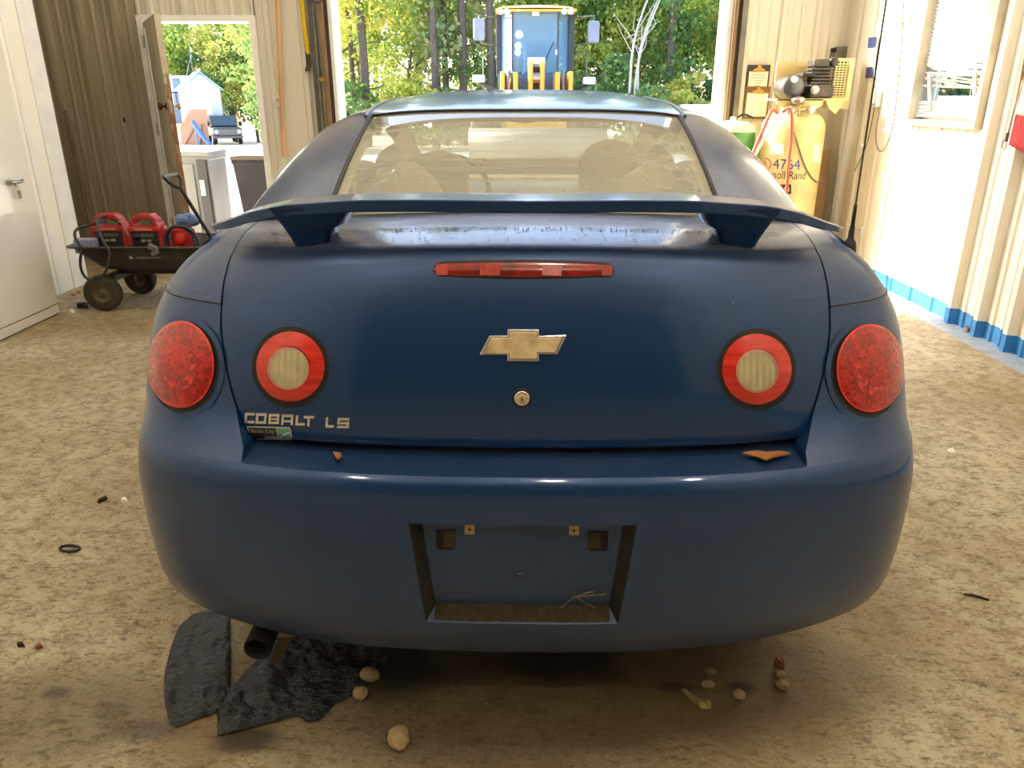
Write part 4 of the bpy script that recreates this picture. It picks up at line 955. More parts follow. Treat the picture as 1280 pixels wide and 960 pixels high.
def jump_starter(x, y, rz, label, tilt=0.0):
    t = thing('jump_starter', label, 'jump starter', (x, y, .317), rz, 'jump starters in the cart'); t.rotation_euler = (0, tilt, rz)
    # moulded front outline with a grip hole: built from the left post, right post, bridge and belly
    mb = MB()
    def pr(poly, y0, y1): mb.prism(poly, lambda u, v, d: (u, d, v), y0, y1)
    pr([(-.128, 0), (-.112, .25), (-.09, .295), (-.076, .295), (-.066, .24), (-.085, 0)], -.055, .055)
    pr([(.128, 0), (.112, .25), (.09, .295), (.076, .295), (.066, .24), (.085, 0)], -.055, .055)
    pr([(-.106, .25), (-.09, .305), (-.05, .340), (.05, .340), (.09, .305), (.106, .25), (.08, .256), (.05, .306), (-.05, .306), (-.08, .256)], -.045, .045)
    pr([(-.115, .222), (-.108, .258), (.108, .258), (.115, .222)], -.07, .055)
    pr([(-.12, .02), (-.118, .06), (.118, .06), (.12, .02)], -.068, .055)
    mb.build('shell', M_REDP, t, bevel=.008, seg=2)
    MB().bx(-.095, .095, -.06, .05, .055, .224).build('front_panel', M_DKP, t, bevel=.004)
    mb = MB(); mb.lathe([(0, .012), (.022, .012), (.026, 0)], (-.055, -.06, .185), (0, -1, 0), 14); mb.build('dial', simple('black_dial', (0.01, 0.01, 0.01), 0.3), t)
    for dx in (-.012, .03): MB().box((dx, -.064, .16), (.03, .008, .018)).build('switch', simple('grey_switch', srgb(140, 130, 118), 0.5), t, bevel=.002)
    MB().box((.02, -.062, .198), (.09, .006, .02)).build('gauge', simple('gauge_face', srgb(92, 88, 78), 0.3), t)
    MB().box((0, -.0715, .24), (.13, .004, .014)).build('name_plate', simple('pale_plate', srgb(206, 120, 110), 0.4), t)
    return t
jump_starter(-2.835, 5.36, 0.06, 'red jump starter at the left end of the black cart')
jump_starter(-2.565, 5.34, -0.04, 'red jump starter in the middle of the black cart, nearer the handle')
cc = thing('charger', 'red and black battery charger wound with cables, at the handle end of the cart', 'charger', (-2.345, 5.40, .317))
MB().bx(-.075, .075, -.06, .06, .0, .23).build('case', M_REDP, cc, bevel=.03)
MB().ball((.0, -.065, .16), (.042, .02, .045), 14, 8).build('dial', simple('bright_red', srgb(220, 44, 36), 0.4), cc)
mb = MB()
for k in range(3):
    mb.tube([(.1 * math.cos(t) * (1 + .12 * k) + .01 * k, -.075 - .012 * k + .01 * math.sin(3 * t), .13 + .12 * math.sin(t) * (1 + .05 * k)) for t in np.linspace(0, 2 * PI, 22, endpoint=False)], .009, 6, closed=True)
mb.build('cable', simple('grey_cable', srgb(66, 70, 82), 0.5, var=0.4, scale=12), cc)
tb = tag(MB().bx(-.07, .07, -.04, .04, 0, .10).build('tape_pack', simple('lilac_pack', srgb(150, 152, 184), 0.6, var=0.2), bevel=.01), 'small lilac pack at the left end of the black cart', 'box'); tb.location = (-2.965, 5.245, .40)
bt_ = tag(MB().ball((0, 0, 0), (.09, .05, .05), 12, 8, jit=.18).build('blue_bag', simple('blue_film', srgb(110, 150, 206), 0.35, var=0.3)), 'crumpled blue plastic bag lying on the charger in the cart', 'bag'); bt_.location = (-2.33, 5.47, .59)
cl = thing('cable_clamp', 'grey metal clamp hooked over the rim of the black cart', 'clamp', (-2.44, 5.115, .455))
mb = MB(); mb.box((0, 0, 0), (.075, .03, .035), M=Matrix.Rotation(.5, 4, 'Y')); mb.box((.01, -.012, -.03), (.05, .03, .03), M=Matrix.Rotation(-.4, 4, 'Y')); mb.build('jaws', simple('grey_clamp', srgb(120, 112, 112), 0.4, 0.4, var=0.3), cl, bevel=.004)
M_CORD = simple('black_cord', srgb(48, 44, 40), 0.5, var=0.3)
pts = [at(x, y, Y=yy) for x, y, yy in ((132, 276, 5.3), (118, 280, 5.2), (98, 284, 5.12), (92, 292, 5.08), (97, 304, 5.06), (104, 310, 5.06), (100, 322, 5.05), (101, 338, 5.05), (108, 349, 5.05), (118, 350, 5.02), (130, 344, 5.03), (136, 330, 5.05), (138, 314, 5.06), (130, 304, 5.07), (124, 290, 5.1), (121, 277, 5.2), (126, 270, 5.3), (140, 272, 5.34), (150, 280, 5.28))]
tag(MB().tube(pts, .0095, 7, 2).build('power_cord', M_CORD), 'black cord looped over the left end of the cart', 'cord')

# air compressor
CX, CY = 2.40, 6.78
comp = thing('air_compressor', 'cream upright air compressor with a black pump in the far right corner', 'compressor', (CX, CY, 0))
M_TANK = simple('cream_tank_paint', srgb(236, 214, 150), 0.45, var=0.12, scale=5, col2=srgb(206, 184, 124))
TR = .262
MB().lathe([(0, .10), (.15, .11), (.23, .15), (TR, .22), (TR, 1.16), (.252, 1.22), (.22, 1.27), (.16, 1.305), (.08, 1.32), (0, 1.325)], (0, 0, 0), (0, 0, 1), 40).build('tank', M_TANK, comp)
for k in range(4):
    a_ = PI / 4 + k * PI / 2; MB().box((.2 * math.cos(a_), .2 * math.sin(a_), .085), (.06, .06, .17), rz=a_).build('foot', M_TANK, comp)
mb = MB(); mb.bx(-.22, .36, -.17, .17, 1.395, 1.41); mb.prism([(-.22, 1.405), (.16, 1.405), (.16, 1.36), (.05, 1.285), (-.05, 1.29), (-.22, 1.37)], lambda u, v, d: (u, d, v), -.17, -.155); mb.prism([(.18, 1.405), (.36, 1.405), (.28, 1.29), (.22, 1.33)], lambda u, v, d: (u, d, v), -.16, -.15)
mb.bx(-.1, .1, -.1, .1, 1.29, 1.40); mb.build('deck', M_TANK, comp)
M_MOTOR = simple('black_cast', srgb(52, 50, 48), 0.5, 0.3, var=0.45, scale=14, col2=srgb(96, 88, 76))
mb = MB(); mb.lathe([(0, -.17), (.07, -.165), (.088, -.14), (.09, .12), (.07, .15), (0, .155)], (-.09, -.02, 1.50), (0, 1, 0), 26); mo = mb.build('motor', M_MOTOR, comp)
MB().lathe([(0, .0), (.07, .0), (.085, -.02)], (-.10, -.19, 1.50), (0, -1, 0), 24).build('motor_end', simple('grey_end_bell', srgb(104, 106, 112), 0.4, 0.5, var=.4, scale=30), mo)
MB().bx(-.03, .07, -.16, .0, 1.575, 1.605).build('terminal_box', simple('black_box', (0.01, .01, .01), .5), mo, bevel=.006)
MB().lathe([(0, .004), (.028, .004), (.028, 0)], (-.11, -.20, 1.555), (0, -1, .2), 16).build('label', simple('white_label', srgb(232, 230, 224), .5), mo)
mb = MB(); mb.bx(.05, .25, -.15, .08, 1.41, 1.52); pu = mb.build('pump', M_MOTOR, comp, bevel=.02)
for k in range(5): MB().bx(.055, .24, -.13, .06, 1.525 + .026 * k, 1.538 + .026 * k).build('cooling_fin', M_MOTOR, pu)
MB().bx(.08, .21, -.11, .04, 1.52, 1.66).build('cylinder', simple('dark_iron', srgb(34, 32, 30), .6, .3), pu)
MB().bx(.065, .19, -.12, .04, 1.655, 1.71).build('cylinder_head', M_MOTOR, pu, bevel=.008)
MB().lathe([(0, .03), (.034, .03), (.04, 0), (.02, -.02)], (.235, -.08, 1.69), (0, -1, 0), 18).build('air_filter', M_MOTOR, pu)
MB().lathe([(0, .01), (.034, .01), (.036, 0)], (.085, -.155, 1.475), (0, -1, 0), 20).build('sight_plate', simple('pale_plate2', srgb(206, 208, 206), .35, .4), pu)
gd = MB(); gd.bx(.26, .42, .10, .13, 1.33, 1.72); gd.bx(.38, .42, -.06, .10, 1.33, 1.72); gd.bx(.26, .38, -.06, -.05, 1.33, 1.42); gd.bx(.26, .38, -.06, -.05, 1.695, 1.72); gd.bx(-.16, .26, .12, .14, 1.41, 1.70); gdo = gd.build('belt_guard', M_TANK, comp)
MB().bx(.265, .38, -.03, -.02, 1.42, 1.70).build('guard_shade', simple('black_box', (0.01, .01, .01), .5), gdo)
for k in range(14): MB().bx(.265, .378, -.052, -.046, 1.425 + .019 * k, 1.434 + .019 * k).build('grille_bar', M_TANK, gdo)
for k in range(4): MB().bx(.275 + .028 * k, .28 + .028 * k, -.056, -.05, 1.42, 1.695).build('grille_post', M_TANK, gdo)
# manifold: switch, regulator, gauges
mf = MB().ball((-.06, -.215, 1.395), (.06, .05, .035), 14, 8).build('pressure_switch', M_STEELC, comp)
for dx, dz in ((-.12, -.06), (.045, -.055)): MB().lathe([(0, .012), (.03, .012), (.036, .0), (.036, -.015)], (dx, -.24, 1.375 + dz), (0, -1, 0), 18).build('gauge', simple('gauge_white', srgb(214, 212, 204), .25, .3), mf)
mb = MB(); mb.cyl((-.16, -.22, 1.31), (.06, -.22, 1.34), .014, n=8); mb.cyl((-.05, -.22, 1.28), (-.05, -.22, 1.38), .016, n=8); mb.cyl((-.14, -.25, 1.335), (-.05, -.25, 1.34), .01, n=8); mb.build('pipework', simple('brass_pipe', srgb(190, 170, 120), .3, .8), mf)
# print on the tank: each point of the lettering wrapped on the cylinder
def wrap(px, py, out=.0015):
    Y = CY - TR
    for _ in range(14):
        p = at(px, py, Y=Y); dx = max(-.99, min(.99, (p.x - CX) / (TR + out))); Y = CY - (TR + out) * math.sqrt(1 - dx * dx)
    return Vector((p.x - CX, p.y - CY, p.z))
def tank_text(body, x0, x1, y0, y1, m, nm, slope=0.0):
    mb = MB(); vs, fs, w = text_geo(body); hgt = max(v.y for v in vs)
    mb.add([wrap(x0 + v.x / w * (x1 - x0), y1 - v.y / hgt * (y1 - y0) + slope * v.x / w * (x1 - x0)) for v in vs], fs); mb.build(nm, m, comp)
M_PB = simple('blue_print', srgb(74, 88, 150), .5); M_PR = simple('red_print', srgb(206, 70, 62), .5); M_PK = simple('black_print', srgb(50, 46, 42), .5); M_PW = simple('white_sticker', srgb(238, 234, 222), .5, var=.1, scale=30)
tank_text('4764', 966, 1000.5, 198.5, 211, M_PB, 'number', .03); 
mb = MB(); vs, fs, w = text_geo('Ingersoll-Rand'); zt0 = wrap(990, 224).z; zt1 = wrap(990, 213.5).z
mb.add([((TR + .0015) * math.sin(q), -(TR + .0015) * math.cos(q), lerp(zt0, zt1, v.y / .72)) for v in vs for q in (math.radians(-76 + v.x / w * 90),)], fs); mb.build('maker_lettering', M_PK, comp)
tank_text('IR', 952, 959, 201, 209, M_PR, 'logo_lettering')
mb = MB(); R_ = 8.2
ring = [[wrap(956 + r * math.cos(t), 205 + r * math.sin(t) * .95) for t in np.linspace(0, 2 * PI, 24, endpoint=False)] for r in (R_, R_ - 1.3)]; mb.grid(ring, closed=True); mb.build('logo_ring', M_PR, comp)
def tank_patch(x0, x1, y0, y1, m, nm, out=.0012): MB().grid([[wrap(x, y, out) for x in np.linspace(x0, x1, 8)] for y in (y0, y1)]).build(nm, m, comp)
tank_patch(959.5, 989, 230.5, 242.5, M_PK, 'badge', .001); tank_patch(961, 979, 232, 241, M_PR, 'badge_red', .0016); tank_patch(962, 979.5, 180, 193, M_PW, 'notice'); tank_patch(1017, 1026.5, 181, 203, M_PW, 'notice')
mb = MB(); vs, fs, w = text_geo('AERO'); mb.add([wrap(962 + v.x / w * 25, 240.3 - v.y / .72 * 7.6, .0026) for v in vs], fs); mb.build('badge_lettering', simple('white_print', (1, 1, 1)), comp)
# hoses
hz = lambda L: [at(x, y, Y=yy) for x, y, yy in L]
tag(MB().tube(hz([(972, 141, 6.5), (966, 136, 6.48), (961, 145, 6.46), (955, 160, 6.44), (946, 180, 6.42), (938, 200, 6.4), (930, 225, 6.4), (926, 262, 6.4)]) + [Vector((1.90, 6.4, .5)), Vector((1.92, 6.4, .016))], .0155, 8, 2).build('air_hose', simple('red_rubber', srgb(198, 104, 78), .5, var=.3)), 'red air hose running down to the left of the cream compressor', 'hose')
tag(MB().tube(hz([(978, 140, 6.5), (985, 134, 6.47), (990, 141, 6.45), (990, 160, 6.45), (988, 185, 6.45), (985, 210, 6.45), (984, 232, 6.45), (982, 250, 6.45)]) + [Vector((2.32, 6.45, .4)), Vector((2.32, 6.43, .014))], .0135, 8, 2).build('air_hose', simple('red_rubber', (1, 0, 0))), 'red air hose hanging straight down the front of the cream tank', 'hose')
tag(MB().tube(hz([(972, 150, 6.5), (964, 160, 6.47), (955, 174, 6.46), (946, 190, 6.44), (938, 208, 6.43), (932, 240, 6.43)]), .0115, 8, 2).build('drain_tube', simple('pale_tube', srgb(214, 220, 200), .4)), 'pale thin tube between the red hose and the cream tank', 'tube')
tag(MB().tube([wrap(x, y, .012) + Vector((CX, CY, 0)) for x, y in ((992, 164), (996, 176), (1000, 190), (1006, 208), (1014, 222), (1021, 228), (1025, 226), (1026, 220))], .0065, 7, 2).build('drain_line', simple('olive_tube', srgb(132, 122, 84), .5)), 'olive tube curving down across the cream tank', 'tube')
gt = thing('gas_cylinder', 'green steel cylinder with a highlight painted white on its shoulder beside the cream compressor', 'cylinder', (1.93, 6.95, 0))
MB().lathe([(0, 0.0), (.17, 0.0), (.2, .03), (.2, 1.10), (.195, 1.14)], (0, 0, 0), (0, 0, 1), 32).build('body', simple('green_enamel', srgb(92, 172, 96), .35, var=.2, scale=5, col2=srgb(60, 130, 66), coat=.4), gt)
MB().lathe([(.196, 1.14), (.185, 1.185), (.13, 1.22), (.03, 1.232), (.026, 1.26), (0, 1.265)], (0, 0, 0), (0, 0, 1), 32).build('shoulder', simple('highlight_white', srgb(232, 238, 226), .35), gt)  # white shoulder paints a highlight on the green enamel
MB().tube([(.02, 0, 1.25), (.08, -.02, 1.29), (.16, -.06, 1.25)], .01, 6, 1).build('valve_hose', M_CORD, gt)
cb = tag(MB().bx(-.12, .12, -.03, .03, 0, .98).build('brown_board', simple('brown_fibreboard', srgb(172, 134, 96), .75, var=.25, scale=3), bevel=.004), 'brown board standing behind the cream compressor in the corner', 'board'); cb.location = (2.76, 7.06, 0); cb.rotation_euler = (-.05, 0, .1)

# on the back wall, right of the vehicle door
M_CLIPB = simple('brown_hardboard', srgb(120, 92, 62), .6, var=.3, scale=20); M_CLIPM = simple('brass_clip', srgb(170, 142, 92), .35, .8, var=.3); M_PAPER = simple('paper', srgb(236, 228, 216), .7, var=.06)
def clipboard(x0, x1, y0, y1, label, mb_, rz=0.0, dy=0.0):
    Yw = YB - .030 - dy; a_, b_ = at(x0, y1, Y=Yw), at(x1, y0, Y=Yw); w, h = b_.x - a_.x, b_.z - a_.z
    t = thing('clipboard', label, 'clipboard', ((a_.x + b_.x) / 2, Yw, a_.z)); t.rotation_euler = (0, rz, 0)
    MB().bx(-w / 2, w / 2, -.003, .003, 0, h).build('board', mb_, t, bevel=.001)
    MB().bx(-w / 2 + .016, w / 2 - .016, -.006, -.003, .02, h - .055).build('paper_sheet', M_PAPER, t)
    mb = MB(); mb.prism([(-.06, h - .06), (.06, h - .06), (.05, h - .035), (.018, h - .025), (.014, h + .005), (-.014, h + .005), (-.018, h - .025), (-.05, h - .035)], lambda u, v, d: (u, d, v), -.012, -.006)
    mb.build('clip', M_CLIPM, t, bevel=.002)
    return t, w, h
t, w, h = clipboard(932, 963.5, 81, 111, 'black clipboard with a printed notice, uppermost of two on the wall', simple('black_hardboard', srgb(52, 46, 42), .5))
mb = MB()
for k, (l, m_) in enumerate(((.12, 0), (.13, 0), (.09, 1), (.07, 1), (.05, 0))): mb.box((.0, -.0064, h - .085 - .022 * k), (l, .0006, .005), mi=m_)
tag(mb.build('print_line', [simple('grey_print', srgb(120, 118, 124), .6), simple('pink_print', srgb(206, 150, 140), .6)], t), kind='stuff')
clipboard(928, 963, 108, 148.5, 'brown clipboard with a blank sheet, hanging just under the black one', M_CLIPB, .02, .004)
ob = thing('outlet_box', 'grey steel outlet box with a plug, high in the far right corner', 'outlet', tuple(at(1050, 66, Y=YB - .05)))
MB().bx(-.05, .05, -.03, .05, -.07, .05).build('box', M_TRACK, ob, bevel=.006); MB().cyl((-.05, -.02, .02), (-.09, -.03, .02), .018, n=10).build('plug', M_SEAL, ob)
tag(MB().tube(hz([(1044, 62, YB - .07), (1040, 62, YB - .09), (1038, 70, YB - .09), (1037, 82, YB - .1), (1036, 96, YB - .14)]), .006, 6, 2).build('power_cord', M_CORD), 'black cord dropping from the corner outlet to the compressor', 'cord')

# on the back wall, between the doorways
p0, p1 = at(346, -14, Y=YB - .05), at(355, 196, Y=YB - .05)
tag(MB().tube([p0 + Vector((0, 0, .5)), p0, p1], .019, 10).build('wooden_pole', simple('orange_pole', srgb(208, 166, 122), .6, var=.35, scale=4, stretch=(1, 1, .4))), 'long orange wooden pole hung upright between the two doorways', 'pole')
sw = thing('switch_plate', 'small cream switch plate behind the orange pole', 'switch', tuple(at(347, 125, Y=YB - .026)))
MB().bx(-.045, .045, -.006, 0, -.065, .065).build('plate', simple('cream_plate', srgb(228, 220, 204), .4), sw, bevel=.004); MB().box((0, -.01, 0), (.012, .012, .022)).build('toggle', M_CLIPM, sw)
def ribbon(pts, w, m, name):
    mb = MB(); rows = [[p + Vector((-w / 2, 0, 0)), p + Vector((w / 2, 0, 0)), p + Vector((w / 2, .004, 0)), p + Vector((-w / 2, .004, 0))] for p in pts]
    mb.grid(rows, closed=True); mb.add(rows[0], [(0, 1, 2, 3)]); mb.add(rows[-1], [(0, 1, 2, 3)]); return mb.build(name, m)
a = NT('yellow_webbing'); z = a.sep(a.coord())[2]; nz = a.noise(a.coord(), 18, 4)
k = a.ramp(a.math('ADD', z, a.math('MULTIPLY', nz, .25)), [(0.0, 1), (1.0, 0)]); zt_, zb_ = at(380, 55, Y=YB - .05).z, at(384, 88, Y=YB - .05).z
k = a.math('LESS_THAN', a.math('ADD', z, a.math('MULTIPLY', a.math('SUBTRACT', nz, .5), .35)), zt_ - .03)
M_STRAP = a.done(a.bsdf(Base_Color=a.mix(k, srgb(214, 182, 44), srgb(64, 52, 30)), Roughness=.8))
st = ribbon([at(374, -12, Y=YB - .05), at(377, 2, Y=YB - .05), at(379, 20, Y=YB - .05), at(381, 40, Y=YB - .05), at(384, 60, Y=YB - .05), at(385.5, 75, Y=YB - .05), at(386, 82, Y=YB - .06), at(384, 89, Y=YB - .07)], .042, M_STRAP, 'yellow_strap'); tag(st, 'yellow webbing strap with a dirty end hanging near the dark door track', 'strap')
tag(MB().tube(hz([(386, -4, YB - .06), (392, 3, YB - .1), (400, 4, YB - .1), (406, -4, YB - .08)]), .005, 6, 2).build('wire_loop', M_CORD), 'dark wire loop at the top of the door track', 'wire')
tag(MB().lathe([(0, .004), (.022, .004), (.026, 0)], at(153.5, 150, Y=YB - .002), (0, -1, 0), 14).build('wall_hole', M_SEAL), 'black round hole in the grimy wall left of the small doorway', 'plug')  # black disc stands in for a dark hole in the steel
brm = thing('broom_stick', 'brown wooden stick leaning on the grimy wall behind the cart', 'stick', (0, 0, 0))
MB().tube([at(81, 138, Y=YB - .06), at(118, 300, Y=YB - .16) , at(121, 318, Y=YB - .18)], .016, 8).build('shaft', M_WOOD, brm)

# on the right wall
XW = XR - .02
def rw(L, dx=.0): return [at(x, y, X=XW - dx) for x, y in L]
oo = thing('outlet', 'white wall outlet with a grey cover on the sunlit wall', 'outlet', tuple(at(1097, 122, X=XW)))
MB().bx(-.03, .02, -.05, .05, -.07, .07).build('plate', M_TRIMW, oo, bevel=.006); MB().bx(-.06, -.03, -.055, -.015, -.05, .06).build('cover', simple('grey_cover', srgb(180, 174, 168), .5), oo, bevel=.006)
M_CORDB = simple('brown_cord', srgb(120, 96, 76), .6)
tag(MB().tube(rw([(1131, -8), (1129, 10), (1128.5, 30), (1127, 60), (1124, 90), (1121, 120), (1118, 150), (1112, 174), (1105, 188), (1099, 190), (1095, 180), (1095, 162), (1098, 145), (1100, 135)], .03), .005, 6, 2).build('power_cord', M_CORDB), 'thin brown cord hanging in a long loop on the sunlit wall', 'cord')
tag(MB().cyl(at(1128.6, 16, X=XW - .03), at(1128.2, 29, X=XW - .03), .017, .013, n=10).build('cord_plug', simple('grey_cover', (1, 1, 1))), 'grey inline plug near the top of the looped brown cord', 'plug')
tag(MB().tube(rw([(1093, 135), (1090, 152), (1086, 172), (1080, 190), (1073, 204), (1068, 214)], .01), .004, 6, 2).build('power_cord', M_CORDB), 'short brown cord running down to the left from the outlet', 'cord')
hk = thing('door_lever', 'small white hook-shaped door lever low on the sunlit wall by the antenna', 'hook', tuple(at(1076, 287, X=XW)))  # hook shape stands in for a door's lever handle
MB().tube([(0, 0, .0), (-.05, -.0, .0), (-.07, -.02, -.02), (-.07, -.04, -.07), (-.055, -.02, -.09)], .008, 7, 1).build('hook_arm', simple('tan_hook', srgb(206, 184, 150), .4), hk); MB().bx(-.006, .006, -.025, .025, -.05, .03).build('back_plate', M_TRIMW, hk)
sg_ = thing('wall_sticker', 'blue and white notice stuck on the cream board by the corner', 'sticker', (0, 0, 0))
q = [at(x, y, X=XR - .014) for x, y in ((1082, 98), (1092, 97), (1097, 46), (1086, 47))]
def qd(a0, a1, off): return [q[0].lerp(q[3], a0) + Vector((off, 0, 0)), q[1].lerp(q[2], a0) + Vector((off, 0, 0)), q[1].lerp(q[2], a1) + Vector((off, 0, 0)), q[0].lerp(q[3], a1) + Vector((off, 0, 0))]
def slab(mb, Q, t=.003): mb.add(Q + [p + Vector((t, 0, 0)) for p in Q], [(0, 1, 2, 3), (7, 6, 5, 4), (0, 4, 5, 1), (1, 5, 6, 2), (2, 6, 7, 3), (3, 7, 4, 0)]); return mb
slab(MB(), qd(0, 1, -.001)).build('card', M_PW, sg_); slab(MB(), qd(0, .27, -.003), .002).build('blue_band', M_PB, sg_); slab(MB(), qd(.74, 1, -.003), .002).build('blue_band', M_PB, sg_)
# striped cloth at the right edge
bn = thing('banner', 'red and white cloth hanging on the right wall, at the picture edge', 'flag', (0, 0, 0))
def cloth(L, m, nm):
    mb = MB(); (xa, ya), (xb, yb), (xc, yc), (xd, yd) = L; rows = []
    for i in range(7):
        r = []
        for j in range(13):
            s, t = i / 6, j / 12; x = lerp(lerp(xa, xb, t), lerp(xd, xc, t), s); y = lerp(lerp(ya, yb, t), lerp(yd, yc, t), s); r.append(at(x, y, X=XR - .085 - .012 * math.sin(t * 9 + s)))
        rows.append(r)
    mb.grid(rows); o = mb.build(nm, m, bn); so = o.modifiers.new('thickness', 'SOLIDIFY'); so.thickness = .002; return o
cloth(((1270, 143), (1370, 166), (1360, 230), (1261, 181)), simple('red_cloth', srgb(188, 52, 56), .8, var=.15), 'red_stripe')
cloth(((1277, 100), (1380, 118), (1370, 166), (1270, 143)), simple('white_cloth', srgb(240, 226, 220), .8, var=.1), 'white_stripe')
cloth(((1279.5, 84), (1385, 98), (1380, 118), (1277, 100)), simple('pale_red_cloth', srgb(226, 150, 130), .8, var=.15), 'faded_stripe')
cloth(((1290, 10), (1395, 20), (1385, 98), (1279.5, 84)), simple('white_cloth', (1, 1, 1)), 'white_stripe')
fc = thing('flag_cord', 'tan cord with a steel snap ring beside the red and white cloth', 'cord', (0, 0, 0))
MB().tube([at(x, y, X=XR - .10) for x, y in ((1292, -5), (1283, 60), (1272, 120), (1262, 160), (1258, 176))], .006, 6, 1).build('cord', simple('tan_cord', srgb(196, 170, 130), .8), fc)
c0_ = at(1255, 181, X=XR - .10); MB().tube([c0_ + Vector((0, .02 * math.cos(t), .03 * math.sin(t))) for t in np.linspace(0, 2 * PI, 16, endpoint=False)], .004, 6, closed=True).build('snap_ring', M_STEELC, fc)
MB().cyl(at(1260, 166, X=XR - .10), at(1257.5, 177, X=XR - .10), .010, n=8).build('sleeve', M_TRACK, fc)

# ------------------------------------------------------------------ on the floor
def fp(px, py): return at(px, py, z=0.0)
a = NT('black_polythene'); co = a.coord(); n1 = a.noise(co, 16, 5, .6); n2 = a.noise(a.coord((1, 2.2, 1)), 34, 3, .6)
b = a.bsdf(Base_Color=a.mix(n1, srgb(20, 21, 23), srgb(44, 46, 50)), Roughness=.30); a.set(b.inputs['Normal'], a.bump(a.math('ADD', n1, a.math('MULTIPLY', n2, .5)), 1.0, .03)); M_POLY = a.done(b)
from mathutils import noise as mnoise
def sheet(top, bot, label, seed, hgt=.02, n=46, m=22):
    mb = MB(); rows = []; x0, x1 = top[0][0], top[-1][0]
    for i in range(n):
        x = lerp(x0, x1, i / (n - 1)); ya, yb = interp(x, *zip(*top)), interp(x, *zip(*bot)); r = []
        for j in range(m):
            s = j / (m - 1); p = fp(x, lerp(ya, yb, s)); e = min(1, 4 * s * (1 - s) + .25) * min(1, min(i, n - 1 - i) / 3 + .2)
            f = abs(mnoise.noise((p.x * 9 + seed, p.y * 6, 0))) + .5 * abs(mnoise.noise((p.x * 24, p.y * 17 + seed, 3)))
            r.append(p + Vector((0, 0, .003 + hgt * e * f * 1.5)))
        rows.append(r)
    mb.grid(rows); o = mb.build('plastic_sheet', M_POLY); so = o.modifiers.new('thickness', 'SOLIDIFY'); so.thickness = .0012; so.offset = 1; return tag(o, label, 'plastic sheet')
sheet([(206, 845), (214, 812), (224, 785), (240, 770), (270, 760), (288, 770)], [(206, 872), (212, 905), (219, 911), (240, 903), (270, 892), (289, 880)], 'crumpled black plastic sheet left of the tailpipe', 1.0)
sheet([(272, 888), (300, 850), (340, 805), (380, 790), (440, 790), (484, 822)], [(272, 921), (300, 916), (340, 905), (372, 897), (385, 906), (400, 903), (420, 880), (446, 868), (484, 826)], 'black plastic sheet under the bumper, right of the tailpipe', 5.0, .028)
M_ROCK = simple('tan_stone', srgb(172, 150, 112), .9, var=.3, scale=30, bump=.5); M_ROCK2 = simple('grey_brown_stone', srgb(150, 128, 98), .9, var=.35, scale=30, bump=.5)
def stone(px, py, w, h, label, m=M_ROCK, name='stone', cat='stone', flat=.55):
    p = fp(px, py + h * .3); t = p.y / .76 if p.y else 1; k = 1.75 / F
    o = MB().ball((0, 0, 0), (w / 2 * k, h / 2 * k * 1.15, min(w, h) / 2 * k * flat * 1.5), 12, 8, jit=.09).build(name, m); o.location = (p.x, p.y, min(w, h) / 2 * k * flat * 1.4); o.rotation_euler = (random.uniform(-.1, .1), random.uniform(-.1, .1), random.uniform(-.5, .5)); return tag(o, label, cat)
stone(463, 843, 30, 20, 'larger pale stone at the right edge of the black plastic'); stone(450.5, 866, 21, 19, 'smaller pale stone just below the larger one by the black plastic'); stone(499, 921, 27, 30, 'squarish tan stone alone in front of the black plastic')
stone(888, 839, 16, 12, 'rear stone of the pair under the right of the bumper', M_ROCK2); stone(885, 855, 19, 11, 'front stone of the pair under the right of the bumper', M_ROCK2); stone(923, 868, 18, 15, 'oval stone lying alone between the pairs of stones', M_ROCK2)
stone(975, 843, 15, 12, 'rear stone of the right-hand pair, beside the red leaf', M_ROCK2); stone(978, 855.5, 19, 16, 'front and larger stone of the right-hand pair', M_ROCK2)
def chip(L, label, m, name, cat, zt=.012):
    n = len(L); top = [fp(*q) for q in L]; c = sum(top, Vector()) / n; mb = MB(); vs = [p + Vector((0, 0, .001)) for p in top] + [c.lerp(p, .72) + Vector((0, 0, zt * random.uniform(.7, 1.2))) for p in top]
    mb.add(vs, [(k, (k + 1) % n, n + (k + 1) % n, n + k) for k in range(n)] + [tuple(range(n, 2 * n)), tuple(reversed(range(n)))]); return tag(mb.build(name, m), label, cat)
chip([(851, 862), (858, 870), (866, 878), (876, 886), (888, 887), (889, 878), (880, 881), (868, 872), (858, 868)], 'curved strip of pale bark below the stones', simple('bark', srgb(160, 140, 92), .9, var=.5, scale=40), 'bark_strip', 'bark')
M_LEAFR = simple('red_leaf', srgb(150, 84, 66), .7, var=.3); M_LEAFB = simple('brown_leaf', srgb(176, 118, 62), .75, var=.4, scale=30)
chip([(968, 826), (974, 824), (979, 830), (981, 837), (975, 834), (970, 831)], 'curled reddish leaf behind the right-hand stones', M_LEAFR, 'fallen_leaf', 'leaf', .016)
o = tag(MB().tube([fp(87.5 + 12.5 * math.cos(t), 687 + 3.9 * math.sin(t)) + Vector((0, 0, .005)) for t in np.linspace(0, 2 * PI, 30, endpoint=False)], .0042, 7, closed=True).build('rubber_ring', M_SEAL), 'thin black ring lying on the floor left of the car', 'ring')
tag(MB().tube([fp(1204, 745) + Vector((0, 0, .006)), fp(1214, 747) + Vector((0, 0, .009)), fp(1236, 752) + Vector((0, 0, .006))], [.003, .005, .004], 6).build('twig', simple('dark_twig', srgb(52, 38, 28), .8)), 'dark twig on the floor right of the bumper', 'twig')
chip([(1180, 566), (1190, 564), (1196, 569), (1190, 572), (1183, 571)], 'crumpled white scrap on the floor right of the car', M_PAPER, 'paper_scrap', 'scrap', .02)
